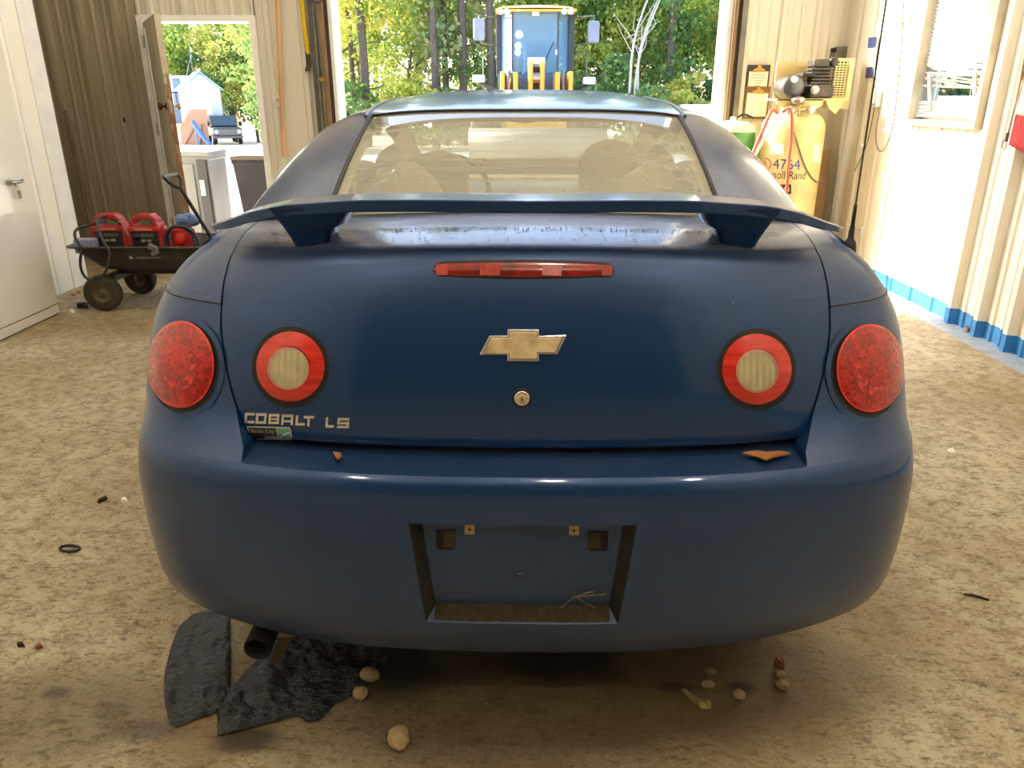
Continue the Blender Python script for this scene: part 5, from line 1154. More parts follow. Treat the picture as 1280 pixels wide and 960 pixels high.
chip([(150, 625), (158, 623), (161, 628), (154, 630)], 'small cream scrap on the floor left of the car', M_PAPER, 'paper_scrap', 'scrap')
chip([(121, 628), (134, 621), (135, 624), (124, 630)], 'dark splinter beside the small cream scrap', simple('dark_twig', (0, 0, 0)), 'splinter', 'splinter')
chip([(21, 807), (30, 805), (32, 809), (23, 810)], 'dark chip at the lower left, left of the red chip', simple('dark_twig', (0, 0, 0)), 'wood_chip', 'chip'); chip([(43, 810), (52, 806), (54, 810), (46, 813)], 'reddish chip on the floor at the lower left', M_LEAFR, 'wood_chip', 'chip')
p = fp(103, 385); o = tag(MB().box((0, 0, .02), (.055, .04, .04)).box((.03, .0, .015), (.03, .05, .03), rz=.4).build('black_clip', M_BLACK, bevel=.006), 'small black plastic clip on the floor in front of the cart wheel', 'clip'); o.location = p
for (x, y, lb) in ((92, 369, 'brown chip nearer the cabinet, left of the cart wheel'), (98.5, 366, 'brown chip nearer the cart, left of its wheel')): chip([(x - 3.5, y), (x, y - 1.5), (x + 3.5, y), (x + 1, y + 1.7)], lb, M_LEAFB, 'wood_chip', 'chip')
chip([(86, 390), (90, 387), (94, 390), (90, 392)], 'white crumb near the foot of the cabinet', M_PAPER, 'paper_scrap', 'scrap')
chip([(1204, 414), (1211, 411), (1215, 414), (1208, 416)], 'grey stone at the foot of the blue painted wall', M_ROCK2, 'stone', 'stone', .03)
# leaves caught on the bumper ledge and the twig in the plate recess
def ledge(px, py, out=.004):
    p = at(px, py, z=.727, cx=655.0); return p
def leaf(L, label, m, name='fallen_leaf', cat='leaf', zz=.006):
    P = [ledge(*q) for q in L]; n = len(P); mb = MB(); mb.add([p + Vector((0, 0, .0005)) for p in P] + [p + Vector((0, 0, random.uniform(.3, 1) * zz)) for p in P], [tuple(range(n)), tuple(range(n, 2 * n))] + [(k, (k + 1) % n, n + (k + 1) % n, n + k) for k in range(n)])
    o = mb.build(name, m); o.data.transform(Matrix.Rotation(CAR_RZ, 4, 'Z')); return tag(o, label, cat)
leaf([(928, 566), (945, 563), (957, 565), (974, 563), (988, 566), (968, 570), (957, 574), (948, 570)], 'dry orange leaf on the bumper ledge under the right lamp', M_LEAFB)
leaf([(417, 568), (427, 570), (428, 574), (423, 577), (420, 573)], 'small tan leaf scrap on the bumper ledge under the lettering', M_LEAFB)
def rec_w(px, py): return Vector(car_world(rpt(px, py, .006)))
mb = MB()
for L in (((699, 763), (712, 752), (722, 745), (735, 741), (745, 738)), ((718, 746), (735, 744), (760, 742)), ((722, 745), (732, 752), (742, 757), (752, 763)), ((733, 741), (738, 739), (744, 740))):
    mb.tube([rec_w(*q) for q in L], .0011, 5)
tag(mb.build('dry_twig', simple('straw', srgb(136, 120, 90), .8)), 'dry branched twig caught in the plate recess of the car', 'twig')
p = Vector(car_world(on_T(912.5, 376, .002))); q = Vector(car_world(on_T(917, 380, .002)))
tag(MB().tube([p, (p + q) / 2 + Vector((0, -.002, 0)), q], [.0009, .0022, .0009], 6).build('seed_husk', simple('pale_husk', srgb(132, 144, 158), .6)), 'tiny pale husk stuck on the boot lid above the right lamp', 'husk')

# ================================================================== THE YARD
def gnd(x, y): return Vector((x, y, ground_z(x, y)))
# wheeled bins just outside the small doorway
def wheelie(name, px0, px1, pyt, Y, depth, taper, body_m, lid_m, label, extra=None):
    a_, b_ = at(px0, pyt, Y=Y), at(px1, pyt, Y=Y); w = b_.x - a_.x; g = ground_z(0, Y + .2); h = a_.z - g
    t = thing(name, label, 'bin', ((a_.x + b_.x) / 2, Y, g)); mb = MB(); hw_ = w / 2
    def ring(z, k): return [(-hw_ * k, depth * (1 - k) * .5, z), (hw_ * k, depth * (1 - k) * .5, z), (hw_ * k, depth * (1 + k) * .5, z), (-hw_ * k, depth * (1 + k) * .5, z)]
    rs = [ring(.03, taper), ring(h * .5, (1 + taper) / 2), ring(h - .07, .985), ring(h - .06, 1.03), ring(h - .02, 1.03)]
    mb.grid(rs, closed=True, smooth=False); mb.add(rs[0], [(3, 2, 1, 0)]); mb.add(rs[-1], [(0, 1, 2, 3)]); mb.build('body', body_m, t, bevel=.012)
    mb = MB(); mb.prism([(-hw_ * 1.06, h - .022), (hw_ * 1.06, h - .022), (hw_ * 1.0, h + .012), (hw_ * .5, h + .022), (-hw_ * .5, h + .022), (-hw_ * 1.0, h + .012)], lambda u, v, d: (u, d, v), -.03, depth * 1.05); mb.build('lid', lid_m, t, bevel=.006)
    for s in (-1, 1): MB().lathe([(0, .02), (.08, .02), (.09, 0), (.08, -.02), (0, -.02)], (s * hw_ * .9, depth * .95, .09), (1, 0, 0), 18).build('wheel', M_SEAL, t)
    MB().cyl((-hw_ * .8, depth * 1.08, h - .08), (hw_ * .8, depth * 1.08, h - .08), .013, n=8).build('handle', M_SEAL, t)
    return t, hw_, h
M_BING = simple('grey_bin_plastic', srgb(124, 126, 124), .35, var=.15, scale=5); M_BIND = simple('dark_bin_plastic', srgb(66, 66, 70), .28, var=.3, scale=4)
t, hw_, h = wheelie('wheeled_bin', 221, 259, 192, 7.95, .5, .93, M_BING, simple('pale_lid', srgb(140, 140, 136), .4, var=.2), 'pale grey wheeled bin just outside the small doorway, on the left')
MB().bx(hw_ - .12, hw_ - .02, -.02, .03, .05, h - .06).build('corner_post', M_BIND, t, bevel=.006); MB().bx(hw_ - .105, hw_ - .06, -.035, -.02, h * .55, h * .72).build('latch', M_TRIMW, t, bevel=.004)
MB().bx(-hw_ + .03, hw_ - .16, -.012, .0, .07, h - .1).build('front_panel', M_BING, t, bevel=.004)
wheelie('wheeled_bin', 289, 345, 197, 8.0, .5, .74, M_BIND, simple('dark_lid', srgb(112, 100, 88), .45, var=.3), 'dark tapered wheeled bin just outside the small doorway, on the right')

# ---- foliage
def leaf_mat(name, cols, trans=.45):
    a = NT(name); oi = a.n('ShaderNodeObjectInfo'); geo = a.n('ShaderNodeNewGeometry'); co = a.coord()
    per = geo.outputs['Random Per Island']; nz = a.noise(co, .9, 3, .6)
    k = a.math('ADD', a.math('MULTIPLY', per, .45), a.math('ADD', a.math('MULTIPLY', nz, .45), a.math('MULTIPLY', oi.outputs['Random'], .30)))
    n = len(cols); c = a.ramp(k, [(.22 + .62 * i / (n - 1), srgb(*q)) for i, q in enumerate(cols)])
    d = a.n('ShaderNodeBsdfDiffuse'); a.t.links.new(c, d.inputs[0]); tr = a.n('ShaderNodeBsdfTranslucent')
    c2 = a.mix(.14, c, srgb(206, 206, 90), 'MIX'); a.t.links.new(c2, tr.inputs[0]); m = a.n('ShaderNodeMixShader'); m.inputs[0].default_value = trans
    a.t.links.new(d.outputs[0], m.inputs[1]); a.t.links.new(tr.outputs[0], m.inputs[2]); return a.done(m.outputs[0])
M_LEAF1 = leaf_mat('broad_leaves', [(88, 112, 62), (116, 144, 76), (142, 168, 86), (172, 190, 98), (206, 204, 110)])
M_LEAF2 = leaf_mat('turning_leaves', [(112, 140, 76), (150, 172, 84), (186, 194, 92), (206, 204, 112), (206, 188, 112)])
M_LEAF3 = leaf_mat('dark_leaves', [(66, 96, 70), (86, 120, 80), (108, 144, 90), (142, 172, 104)])
M_NEED = leaf_mat('pine_needles', [(84, 112, 84), (112, 140, 102), (140, 160, 118), (168, 174, 128)], .3)
M_BARK = simple('grey_bark', srgb(116, 104, 94), .9, var=.5, scale=6, stretch=(4, 4, 1)); M_BIRCH = simple('pale_bark', srgb(214, 206, 190), .8, var=.4, scale=7, stretch=(1, 1, 6))
def leaf_mesh(name, n, rx, rz, leaf, seed, mat, clumps=26, cone=False, squash=.55):
    r = np.random.RandomState(seed); ce = []
    while len(ce) < clumps:
        p = r.uniform(-1, 1, 3)
        if np.linalg.norm(p) < 1:
            if cone: p[:2] *= .25 + .75 * (1 - p[2]) / 2
            ce.append(p)
    ce = np.array(ce); idx = r.randint(0, clumps, n); d = r.normal(0, 1, (n, 3)); d /= np.linalg.norm(d, axis=1)[:, None]; d *= r.uniform(.3, 1, (n, 1)) ** .5 * .34; d[:, 2] *= squash
    c = (ce[idx] + d) * np.array([rx, rx, rz]); c[:, 2] += rz
    a_ = r.normal(0, 1, (n, 3)); a_ /= np.linalg.norm(a_, axis=1)[:, None]; b_ = np.cross(a_, r.normal(0, 1, (n, 3))); b_ /= np.linalg.norm(b_, axis=1)[:, None]
    s = (leaf * r.uniform(.6, 1.3, (n, 1))); v = np.stack([c - a_ * s, c + b_ * s * .55, c + a_ * s, c - b_ * s * .55], 1).reshape(-1, 3)
    me = bpy.data.meshes.new(name); me.vertices.add(4 * n); me.vertices.foreach_set('co', v.astype(np.float32).ravel()); me.loops.add(4 * n); me.loops.foreach_set('vertex_index', np.arange(4 * n, dtype=np.int32))
    me.polygons.add(n); me.polygons.foreach_set('loop_start', np.arange(0, 4 * n, 4, dtype=np.int32)); me.polygons.foreach_set('loop_total', np.full(n, 4, np.int32)); me.materials.append(mat); me.update(); me.validate(); return me
def trunk_mesh(h, r, lean, nb, seed, mat):
    rd = random.Random(seed); mb = MB(); P = [Vector((lean * t * t + rd.uniform(-.05, .05), rd.uniform(-.05, .05), h * t)) for t in lin(6)]
    mb.tube(P, [r * (1 - .12 * i) for i in range(6)], 8)
    for k in range(nb):
        q = P[rd.randint(2, 5)]; an = rd.uniform(0, 2 * PI); l = rd.uniform(.7, 1.6); mb.tube([q, q + Vector((math.cos(an) * l * .5, math.sin(an) * l * .5, l * .3)), q + Vector((math.cos(an) * l, math.sin(an) * l, l * .75))], [r * .35, r * .22, r * .1], 5)
    o = mb.build('trunk', mat); me = o.data; bpy.data.objects.remove(o); return me
KIND = {}
for nm, n, rx, rz, lf, mat, tr, cone, cl in (('broadleaf', 3600, 2.1, 2.6, .105, M_LEAF1, (3.4, .11, .3, 6, M_BARK, 1.4), False, 34), ('turning', 3200, 1.9, 2.5, .10, M_LEAF2, (3.2, .09, -.2, 6, M_BARK, 1.3), False, 30),
                                          ('dark', 3600, 2.2, 2.4, .10, M_LEAF3, (3.2, .12, .1, 5, M_BARK, 1.0), False, 32), ('pine', 3400, 1.7, 3.6, .12, M_NEED, (8.8, .15, .0, 9, M_BARK, 2.2), True, 44),
                                          ('shrub', 2200, 1.3, 1.05, .085, M_LEAF3, (1.2, .03, .1, 5, M_BARK, .05), False, 20), ('gold', 2000, 1.2, 1.1, .085, M_LEAF2, (1.2, .03, .1, 5, M_BARK, .1), False, 18)):
    KIND[nm] = [(leaf_mesh('foliage', n, rx, rz, lf, 11 * k + len(nm), mat, cl, cone), trunk_mesh(tr[0], tr[1], tr[2], tr[3], k, tr[4]), tr[5]) for k in range(2)]
ROWN = {0: "along the wood's edge", 1: "in the wood's first row", 2: "in the wood's second row", 3: "in the wood's third row", 4: 'beyond the white cabin', 5: 'far behind the cabin', 6: 'beside the yard', 7: 'outside the window'}
ORD = ['first', 'second', 'third', 'fourth', 'fifth', 'sixth', 'seventh', 'eighth', 'ninth', 'tenth', 'eleventh', 'twelfth']
PL = []
LBL = {'broadleaf': ('leafy_tree', 'leafy green tree in the wood beyond the yard', 'green trees of the wood'), 'turning': ('autumn_tree', 'tree with yellowing leaves in the wood beyond the yard', 'yellowing trees of the wood'),
       'dark': ('leafy_tree', 'dark green tree in the wood beyond the yard', 'dark green trees of the wood'), 'pine': ('pine_tree', 'tall blue-green pine in the wood beyond the yard', 'pines of the wood'),
       'shrub': ('shrub', 'low green shrub along the edge of the wood', 'green shrubs at the edge of the wood'), 'gold': ('shrub', 'low yellowish shrub along the edge of the wood', 'yellowish shrubs at the edge of the wood')}
rt = random.Random(21)
def plant(kind, x, y, s=1.0, row=0):
    if x / y < -.285 and y < 58: return
    fol, trk_, up = KIND[kind][rt.randint(0, 1)]; nm, lb, gp = LBL[kind]; t = thing(nm, lb, 'shrub' if nm == 'shrub' else 'tree', gnd(x, y), rt.uniform(0, 6.28)); PL.append((kind, row, x / y, t)); t.scale = (s, s, s * rt.uniform(.9, 1.15))
    f = bpy.data.objects.new('foliage', fol); COL.objects.link(f); f.parent = t; f.location = (0, 0, up); k = bpy.data.objects.new('trunk', trk_); COL.objects.link(k); k.parent = t
for i in range(13): plant('shrub' if i % 3 else 'gold', -8.2 + 1.5 * i + rt.uniform(-.4, .4), 25.6 + rt.uniform(-.7, .7), rt.uniform(.8, 1.25), 0)
for i, k in enumerate(['broadleaf', 'dark', 'turning', 'broadleaf', 'pine', 'dark', 'broadleaf', 'turning', 'dark', 'broadleaf', 'turning', 'broadleaf']):
    plant(k, -9.6 + 1.8 * i + rt.uniform(-.6, .6), 28.3 + rt.uniform(-1, 1), rt.uniform(.85, 1.1), 1)
for i, k in enumerate(['pine', 'turning', 'pine', 'broadleaf', 'pine', 'turning', 'broadleaf', 'pine', 'turning', 'pine', 'broadleaf', 'turning']):
    plant(k, -12.5 + 2.3 * i + rt.uniform(-.8, .8), 32.5 + rt.uniform(-1.2, 1.2), rt.uniform(1.0, 1.35), 2)
for i, k in enumerate(['pine', 'broadleaf', 'pine', 'turning', 'pine', 'broadleaf', 'pine', 'dark', 'pine', 'broadleaf', 'turning', 'pine']):
    plant(k, -16 + 3.0 * i + rt.uniform(-.8, .8), 38.5 + rt.uniform(-1.5, 1.5), rt.uniform(1.3, 1.7), 3)
for i, k in enumerate(['turning', 'broadleaf', 'turning', 'broadleaf', 'turning', 'dark', 'turning', 'broadleaf', 'dark']):
    plant(k, -31 + 1.9 * i + rt.uniform(-.5, .5), 63 - .25 * i + rt.uniform(-1, 1), rt.uniform(1.2, 1.5), 4)
for i, k in enumerate(['pine', 'broadleaf', 'turning', 'pine', 'broadleaf', 'pine', 'turning']):
    plant(k, -34 + 3.2 * i, 69 + rt.uniform(-1, 1), rt.uniform(1.7, 2.1), 5)
for (x, y, k) in ((-11.6, 42, 'dark'), (-12.5, 46, 'broadleaf'), (-13.5, 50, 'dark'), (-15.0, 56, 'turning'), (13, 30, 'broadleaf'), (15, 27, 'dark'), (17, 24, 'broadleaf'), (18, 20, 'turning'), (18.5, 16, 'broadleaf')): plant(k, x, y, 1.15, 6)
for px, Y_, r_, l in ((452, 26.8, .16, 'tall bare pine trunk in the wood, leftmost, near the left doorpost'), (437, 27.4, .09, 'thin dark trunk in the wood, beside the left doorpost'), (541, 27.0, .14, 'tall grey pine trunk in the wood, left of the loader cab'),
                     (577, 27.8, .15, 'dark pine trunk in the wood, just left of the loader mirror'), (838, 27.2, .14, 'tall grey trunk in the wood, right of the birch stems'), (612, 28.0, .15, 'brown pine trunk in the wood, behind the loader cab corner')):
    b0 = at(px, 60, Y=Y_); t = thing('pine_tree', l, 'tree', gnd(b0.x, Y_)); mb = MB(); mb.tube([(0, 0, 0), (.05, 0, 3), (-.03, .05, 6), (.05, 0, 9.5)], [r_, r_ * .9, r_ * .8, r_ * .5], 9, 1); mb.build('trunk', M_BARK, t)
    for k in range(5):
        z = 1.8 + 1.4 * k; an = rt.uniform(0, 6.28); MB().tube([(0, 0, z), (math.cos(an) * .7, math.sin(an) * .7, z + .1), (math.cos(an) * 1.3, math.sin(an) * 1.3, z + .3)], [.03, .02, .008], 5).build('branch', M_BARK, t)
    f = bpy.data.objects.new('foliage', KIND['pine'][0][0]); COL.objects.link(f); f.parent = t; f.location = (0, 0, 5.2); f.scale = (.8, .8, .8)
for k, (x0, x1, l) in enumerate(((787, 800, 'pale bare birch stem at the edge of the wood, leftmost of three'), (793, 812, 'pale bare birch stem at the edge of the wood, middle of three'), (797, 806, 'pale bare birch stem at the edge of the wood, rightmost of three'))):
    b0, b1 = at(x0, 116, Y=24.6), at(x1, 22 + 8 * k, Y=24.8); g = gnd(b0.x, 24.6); t = thing('birch_tree', l, 'tree', g); P = [Vector((0, 0, 0)), b0 - g, (b0 + b1) / 2 - g + Vector((-.10, 0, .1)), b1 - g, b1 - g + Vector((.5, .1, 1.2))]
    MB().tube(P, [.05, .045, .04, .03, .012], 7, 1).build('stem', M_BIRCH, t)
    for q in range(3): s_ = P[2].lerp(P[3], .3 * q); MB().tube([s_, s_ + Vector((rt.uniform(-.4, .4), 0, .35)), s_ + Vector((rt.uniform(-.7, .7), .1, .8))], [.018, .012, .006], 5).build('twig', M_BIRCH, t)

# ---- wheel loader
LY = 17.6; LXc = at(668, 100, Y=LY).x; LG = ground_z(0, LY); KX = 16.1 / F; KZ = .016
ld = thing('wheel_loader', 'yellow wheel loader with a glazed cab parked facing the garage', 'loader', (LXc, LY, LG))
lx = lambda px: (px - 668) * KX
lz = lambda py: CH - LG + (125 - py) * KZ
M_YEL = simple('loader_yellow', srgb(232, 176, 64), .4, var=.2, scale=3, coat=.3); M_CAB = simple('dark_cab_frame', srgb(62, 66, 80), .4, var=.2); M_GREYP = simple('loader_grey', srgb(138, 146, 166), .45, var=.2, scale=4)
mb = MB(); rows = []
for y in (-.75, -.55, .0, .8, 1.0): rows.append([(lx(620) + (lx(716) - lx(620)) * t, y, lz(19) + (.04 + .07 * math.sin(PI * t) ** .4) * (1 if -.7 < y < .95 else .4)) for t in lin(16)])
mb.grid(rows); mb.bx(lx(620), lx(716), -.75, 1.0, lz(20.5), lz(18)); mb.build('cab_roof', M_YEL, ld)
for x0, x1 in ((620, 626), (709.5, 716.5)):
    MB().bx(lx(x0), lx(x1), -.10, .0, lz(96), lz(20)).build('cab_pillar', M_CAB, ld, bevel=.01); MB().bx(lx(x0), lx(x1), .88, .96, lz(96), lz(20)).build('cab_pillar', M_CAB, ld, bevel=.01)
for x0, x1 in ((639, 641), (694, 696)): MB().box((lx((x0 + x1) / 2), -.62, (lz(90) + lz(20)) / 2), (.03, .04, lz(20) - lz(90))).build('screen_post', M_CAB, ld)
a = NT('cab_glass'); g = a.n('ShaderNodeBsdfGlossy'); g.inputs['Roughness'].default_value = .02; t_ = a.n('ShaderNodeBsdfTransparent'); t_.inputs[0].default_value = (.55, .78, .92, 1); fz = a.fres(1.6); mx = a.n('ShaderNodeMixShader')
a.t.links.new(fz.outputs[0], mx.inputs[0]); df = a.n('ShaderNodeBsdfDiffuse'); df.inputs[0].default_value = (*srgb(150, 188, 214), 1); m0 = a.n('ShaderNodeMixShader'); m0.inputs[0].default_value = .38; a.t.links.new(t_.outputs[0], m0.inputs[1]); a.t.links.new(df.outputs[0], m0.inputs[2]); a.t.links.new(m0.outputs[0], mx.inputs[1]); a.t.links.new(g.outputs[0], mx.inputs[2]); M_CGL = a.done(mx.outputs[0])
def pane(L, nm='pane'): mb = MB(); n_ = len(L); c_ = Vector((0, .012, 0)); mb.add([Vector(p) for p in L] + [Vector(p) + c_ for p in L], [tuple(range(n_)), tuple(reversed(range(n_, 2 * n_)))] + [(k, n_ + k, n_ + (k + 1) % n_, (k + 1) % n_) for k in range(n_)]); return mb.build(nm, M_CGL, ld)
pane([(lx(641), -.63, lz(92)), (lx(694), -.63, lz(92)), (lx(694), -.60, lz(20)), (lx(641), -.60, lz(20))], 'front_pane')
pane([(lx(626), -.08, lz(90)), (lx(640), -.62, lz(92)), (lx(640), -.60, lz(20)), (lx(626), -.06, lz(20))], 'corner_pane'); pane([(lx(695), -.62, lz(92)), (lx(709), -.08, lz(90)), (lx(709), -.06, lz(20)), (lx(695), -.60, lz(20))], 'corner_pane')
pane([(lx(626), .92, lz(70)), (lx(709), .92, lz(70)), (lx(709), .92, lz(22)), (lx(626), .92, lz(22))], 'rear_pane')
M_BLUIN = simple('blue_grey_trim', srgb(86, 116, 150), .6, var=.15)
MB().bx(lx(641), lx(694), .5, .56, lz(42), lz(20)).build('rear_header', M_BLUIN, ld)
mb = MB(); mb.bx(lx(655), lx(681), .35, .5, lz(92), lz(50)); mb.build('seat_back', M_BLUIN, ld, bevel=.06); MB().bx(lx(653), lx(683), -.1, .45, lz(100), lz(88)).build('seat_base', M_BLUIN, ld, bevel=.05)
MB().bx(lx(622), lx(714), -.64, 1.0, lz(112), lz(93)).build('cab_floor', M_BLUIN, ld)
MB().tube([(lx(668) + .2 * math.cos(q), -.32 + .1 * math.sin(q), lz(80) + .16 * math.sin(q)) for q in np.linspace(0, 2 * PI, 20, endpoint=False)], .018, 6, closed=True).build('steering_wheel', M_SEAL, ld)
MB().tube([(lx(690), -.66, lz(55)), (lx(683), -.66, lz(70)), (lx(679), -.66, lz(80))], .012, 5).build('wiper', M_SEAL, ld)
MB().bx(lx(663.5), lx(672), -.66, -.62, lz(25), lz(20)).build('beacon_plate', M_TRIMW, ld)
a = NT('lamp_lens_white'); M_LLENS = a.done(a.bsdf(Base_Color=(.9, .9, .92), Roughness=.15, Coat_Weight=.8))
for px in (626, 633.5, 701.5, 709): l_ = MB().lathe([(0, .05), (.055, .045), (.062, 0), (.05, -.06)], (lx(px), -.72, lz(20.5)), (0, -1, 0), 16).build('roof_lamp', M_LLENS, ld)
for px0, px1, py0, py1, pxa, sgn in ((593, 607, 27, 53, 620, -1), (731, 745, 30, 56, 716, 1)):
    m_ = MB().bx(lx(px0), lx(px1), -.55, -.45, lz(py1), lz(py0)).build('mirror', M_GREYP, ld, bevel=.04)
    MB().tube([(lx(pxa), -.1, lz(24)), (lx((px0 + px1) / 2), -.5, lz(24)), (lx((px0 + px1) / 2), -.5, lz(py0 + 2))], .014, 6).build('mirror_arm', M_TRACK, m_)
    MB().tube([(lx(pxa), -.1, lz(57)), (lx((px0 + px1) / 2 - sgn * 3), -.5, lz(57)), (lx((px0 + px1) / 2), -.48, lz(py1 - 2))], .012, 6).build('mirror_stay', M_TRACK, m_)
for px0, px1, py0, py1, fx in ((592, 607, 95, 104, 622), (725, 740, 97.5, 106.5, 712)):
    h_ = MB().bx(lx(px0), lx(px1), -.95, -.75, lz(py1), lz(py0)).build('headlight', M_LLENS, ld, bevel=.03); MB().tube([(lx((px0 + px1) / 2), -.8, lz(py1)), (lx(fx), -.7, lz(114))], .03, 6).build('headlight_arm', M_CAB, h_)
for sgn in (-1, 1):
    MB().tube([(sgn * lx(668 + 71), -.3, lz(118)), (sgn * lx(668 + 64), -.3, lz(118)), (sgn * lx(668 + 64), -.3, lz(74)), (sgn * lx(668 + 58), -.25, lz(68)), (sgn * lx(668 + 50), -.1, lz(65))], .016, 6).build('handrail', M_TRACK, ld)
    MB().bx(*(sorted((sgn * lx(668 + 42), sgn * lx(668 + 37)))), -1.6, -.7, lz(128), lz(92)).build('lift_arm', M_YEL, ld, bevel=.02); MB().bx(*(sorted((sgn * lx(668 + 27), sgn * lx(668 + 21.5)))), -1.6, -.75, lz(128), lz(93)).build('lift_arm', M_YEL, ld, bevel=.02)
    MB().cyl((sgn * lx(668 + 32.5), -1.6, lz(128)), (sgn * lx(668 + 32.5), -.75, lz(92)), .055, n=14).build('lift_ram', M_STEELC, ld)
    MB().bx(*(sorted((sgn * lx(668 + 4), sgn * lx(668 + 9.5)))), -1.5, -1.0, lz(125), lz(80)).build('linkage_plate', M_YEL, ld, bevel=.05)
    MB().prism([(-1.0, .55), (-.9, 1.45), (.2, 1.55), (.9, 1.1), (1.0, .55)], lambda u, v, d: (sgn * (.75 + d), u * .8 - 1.1, v + .1), 0, .55).build('mudguard', M_GREYP, ld, bevel=.03)
    for y in (-1.25, 1.75):
        w_ = MB().lathe([(.35, -.26), (.62, -.28), (.74, -.22), (.76, -.1), (.76, .1), (.74, .22), (.62, .28), (.35, .26)], (sgn * 1.02, y, .76), (1, 0, 0), 28).build('wheel', M_TYRE, ld); MB().lathe([(0, .12), (.2, .12), (.34, .2), (.36, .26), (.36, -.26), (0, -.26)], (sgn * 1.02, y, .76), (sgn, 0, 0), 20).build('wheel_rim', M_YEL, w_)
MB().cyl((lx(658), -1.35, lz(99)), (lx(678), -1.35, lz(99)), .10, n=14).build('linkage_pin', M_STEELC, ld); MB().bx(lx(660), lx(676), -1.2, -1.0, lz(112), lz(86)).build('tilt_link', simple('shadow_steel', srgb(96, 84, 76), .6, .3), ld)
MB().cyl((lx(658), -1.3, lz(80)), (lx(678), -1.3, lz(80)), .07, n=14).build('linkage_top', M_LLENS, ld)
MB().bx(-.6, .6, -1.9, 2.6, .55, 1.15).build('chassis', M_YEL, ld, bevel=.04); MB().bx(-.75, .75, 1.05, 3.0, 1.1, 1.95).build('engine_hood', M_YEL, ld, bevel=.12)
mb = MB(); mb.grid([[(x, -2.1 - .75 * math.sin(q), .62 - .5 * math.cos(q)) for q in np.linspace(-.9, 2.3, 12)] for x in (-1.3, 0, 1.3)]); o = mb.build('bucket', M_TRACK, ld); so = o.modifiers.new('thickness', 'SOLIDIFY'); so.thickness = .03
MB().tube([(0, -1.6, .7), (0, -1.9, .6), (0, -2.1, .5)], .1, 8).build('bucket_link', M_YEL, ld)

# ---- things seen through the small doorway, far across the yard
TY_ = 53.0
def far(px, py, Y=TY_): return at(px, py, Y=Y)
tk = thing('pickup_truck', 'old dark pickup truck parked across the yard beyond the small doorway', 'truck', gnd(far(287, 182).x, TY_), .45)
M_TRK = simple('charcoal_paint', srgb(74, 76, 86), .3, var=.2, coat=.6)
mb = MB(); mb.bx(-.92, .92, 0, 1.75, .55, 1.12); mb.build('front_body', M_TRK, tk, bevel=.1, seg=3); mb = MB(); mb.bx(-.92, .92, 1.7, 5.2, .5, 1.18); mb.build('bed', M_TRK, tk, bevel=.06)
mb = MB(); mb.prism([(1.6, 1.15), (2.15, 1.82), (3.2, 1.82), (3.4, 1.15)], lambda u, v, d: (d, u, v), -.82, .82); mb.build('cab', M_TRK, tk, bevel=.05)
MB().prism([(1.58, 1.2), (2.10, 1.78), (2.12, 1.78), (1.60, 1.2)], lambda u, v, d: (d, u, v), -.72, .72).build('windscreen', simple('dark_glass', srgb(64, 86, 92), .08, coat=1), tk)
MB().bx(-.62, .62, -.03, .02, .62, .98).build('grille', simple('grey_grille', srgb(120, 118, 124), .4, .4, var=.5, scale=40), tk); MB().bx(-.95, .95, -.16, .0, .42, .58).build('front_bumper', M_TRK, tk, bevel=.03)
for s in (-1, 1):
    MB().lathe([(0, .05), (.11, .04), (.13, 0)], (s * .72, -.01, .84), (0, -1, 0), 16).build('headlight', M_LLENS, tk); MB().bx(*sorted((s * .95, s * 1.18)), 1.75, 1.85, 1.15, 1.45).build('side_mirror', M_SEAL, tk, bevel=.03)
    for y in (.75, 4.3): w_ = MB().lathe([(.2, -.12), (.36, -.12), (.38, 0), (.36, .12), (.2, .12)], (s * .82, y, .38), (1, 0, 0), 20).build('wheel', M_SEAL, tk); MB().lathe([(0, .1), (.2, .12), (.2, -.12)], (s * .82, y, .38), (s, 0, 0), 16).build('wheel_rim', M_RIM, w_)
sy = 55.0; g = gnd(0, sy); p = far(261, 180, sy); KS = (p - Vector((0, 0, CH))).length / F
sh = thing('garden_shed', 'small white shed with a pale green roof across the yard', 'shed', (p.x, sy, g.z), .5); M_SHED = simple('pale_blue_boards', srgb(206, 214, 226), .7, var=.1); W2, H2, L2 = 1.2, 2.35, 2.8
mb = MB(); mb.prism([(-W2, 0), (W2, 0), (W2, H2), (0, H2 + .95), (-W2, H2)], lambda u, v, d: (u, d, v), 0, L2); mb.build('shed_walls', M_SHED, sh)
for s in (-1, 1): MB().prism([(0, H2 + 1.0), (s * (W2 + .2), H2 - .16), (s * (W2 + .2), H2 - .06), (0, H2 + 1.1)], lambda u, v, d: (u, d, v), -.2, L2 + .2).build('roof_slope', simple('sea_green_roof', srgb(150, 200, 196), .6, var=.1), sh)
MB().bx(-.5, .5, -.04, 0, .1, 2.0).build('shed_door', M_TRIMW, sh)
by = 60.0; bl_ = far(196, 150, by); br_ = far(263, 150, by); bz = far(230, 98, by).z; g = gnd(0, by).z
bd = thing('site_cabin', 'long white cabin with a porch rail behind the small shed', 'building', ((bl_.x + br_.x) / 2 - 2, by, g)); hw2 = (br_.x - bl_.x) / 2 + 2; hh2 = bz - g
MB().bx(-hw2, hw2, 0, 5, 0, hh2).build('cabin_walls', simple('white_siding', srgb(246, 248, 250), .6, var=.06), bd); MB().bx(-hw2 - .2, hw2 + .2, -.4, 5.2, hh2, hh2 + .18).build('cabin_roof', M_TRIMW, bd, bevel=.03)
for dx, w_ in ((-.3, .9), (1.6, .55)): MB().bx(dx, dx + w_, -.05, 0, 1.4, 3.2).build('cabin_window', simple('blue_window', srgb(130, 158, 190), .2), bd, bevel=.01)
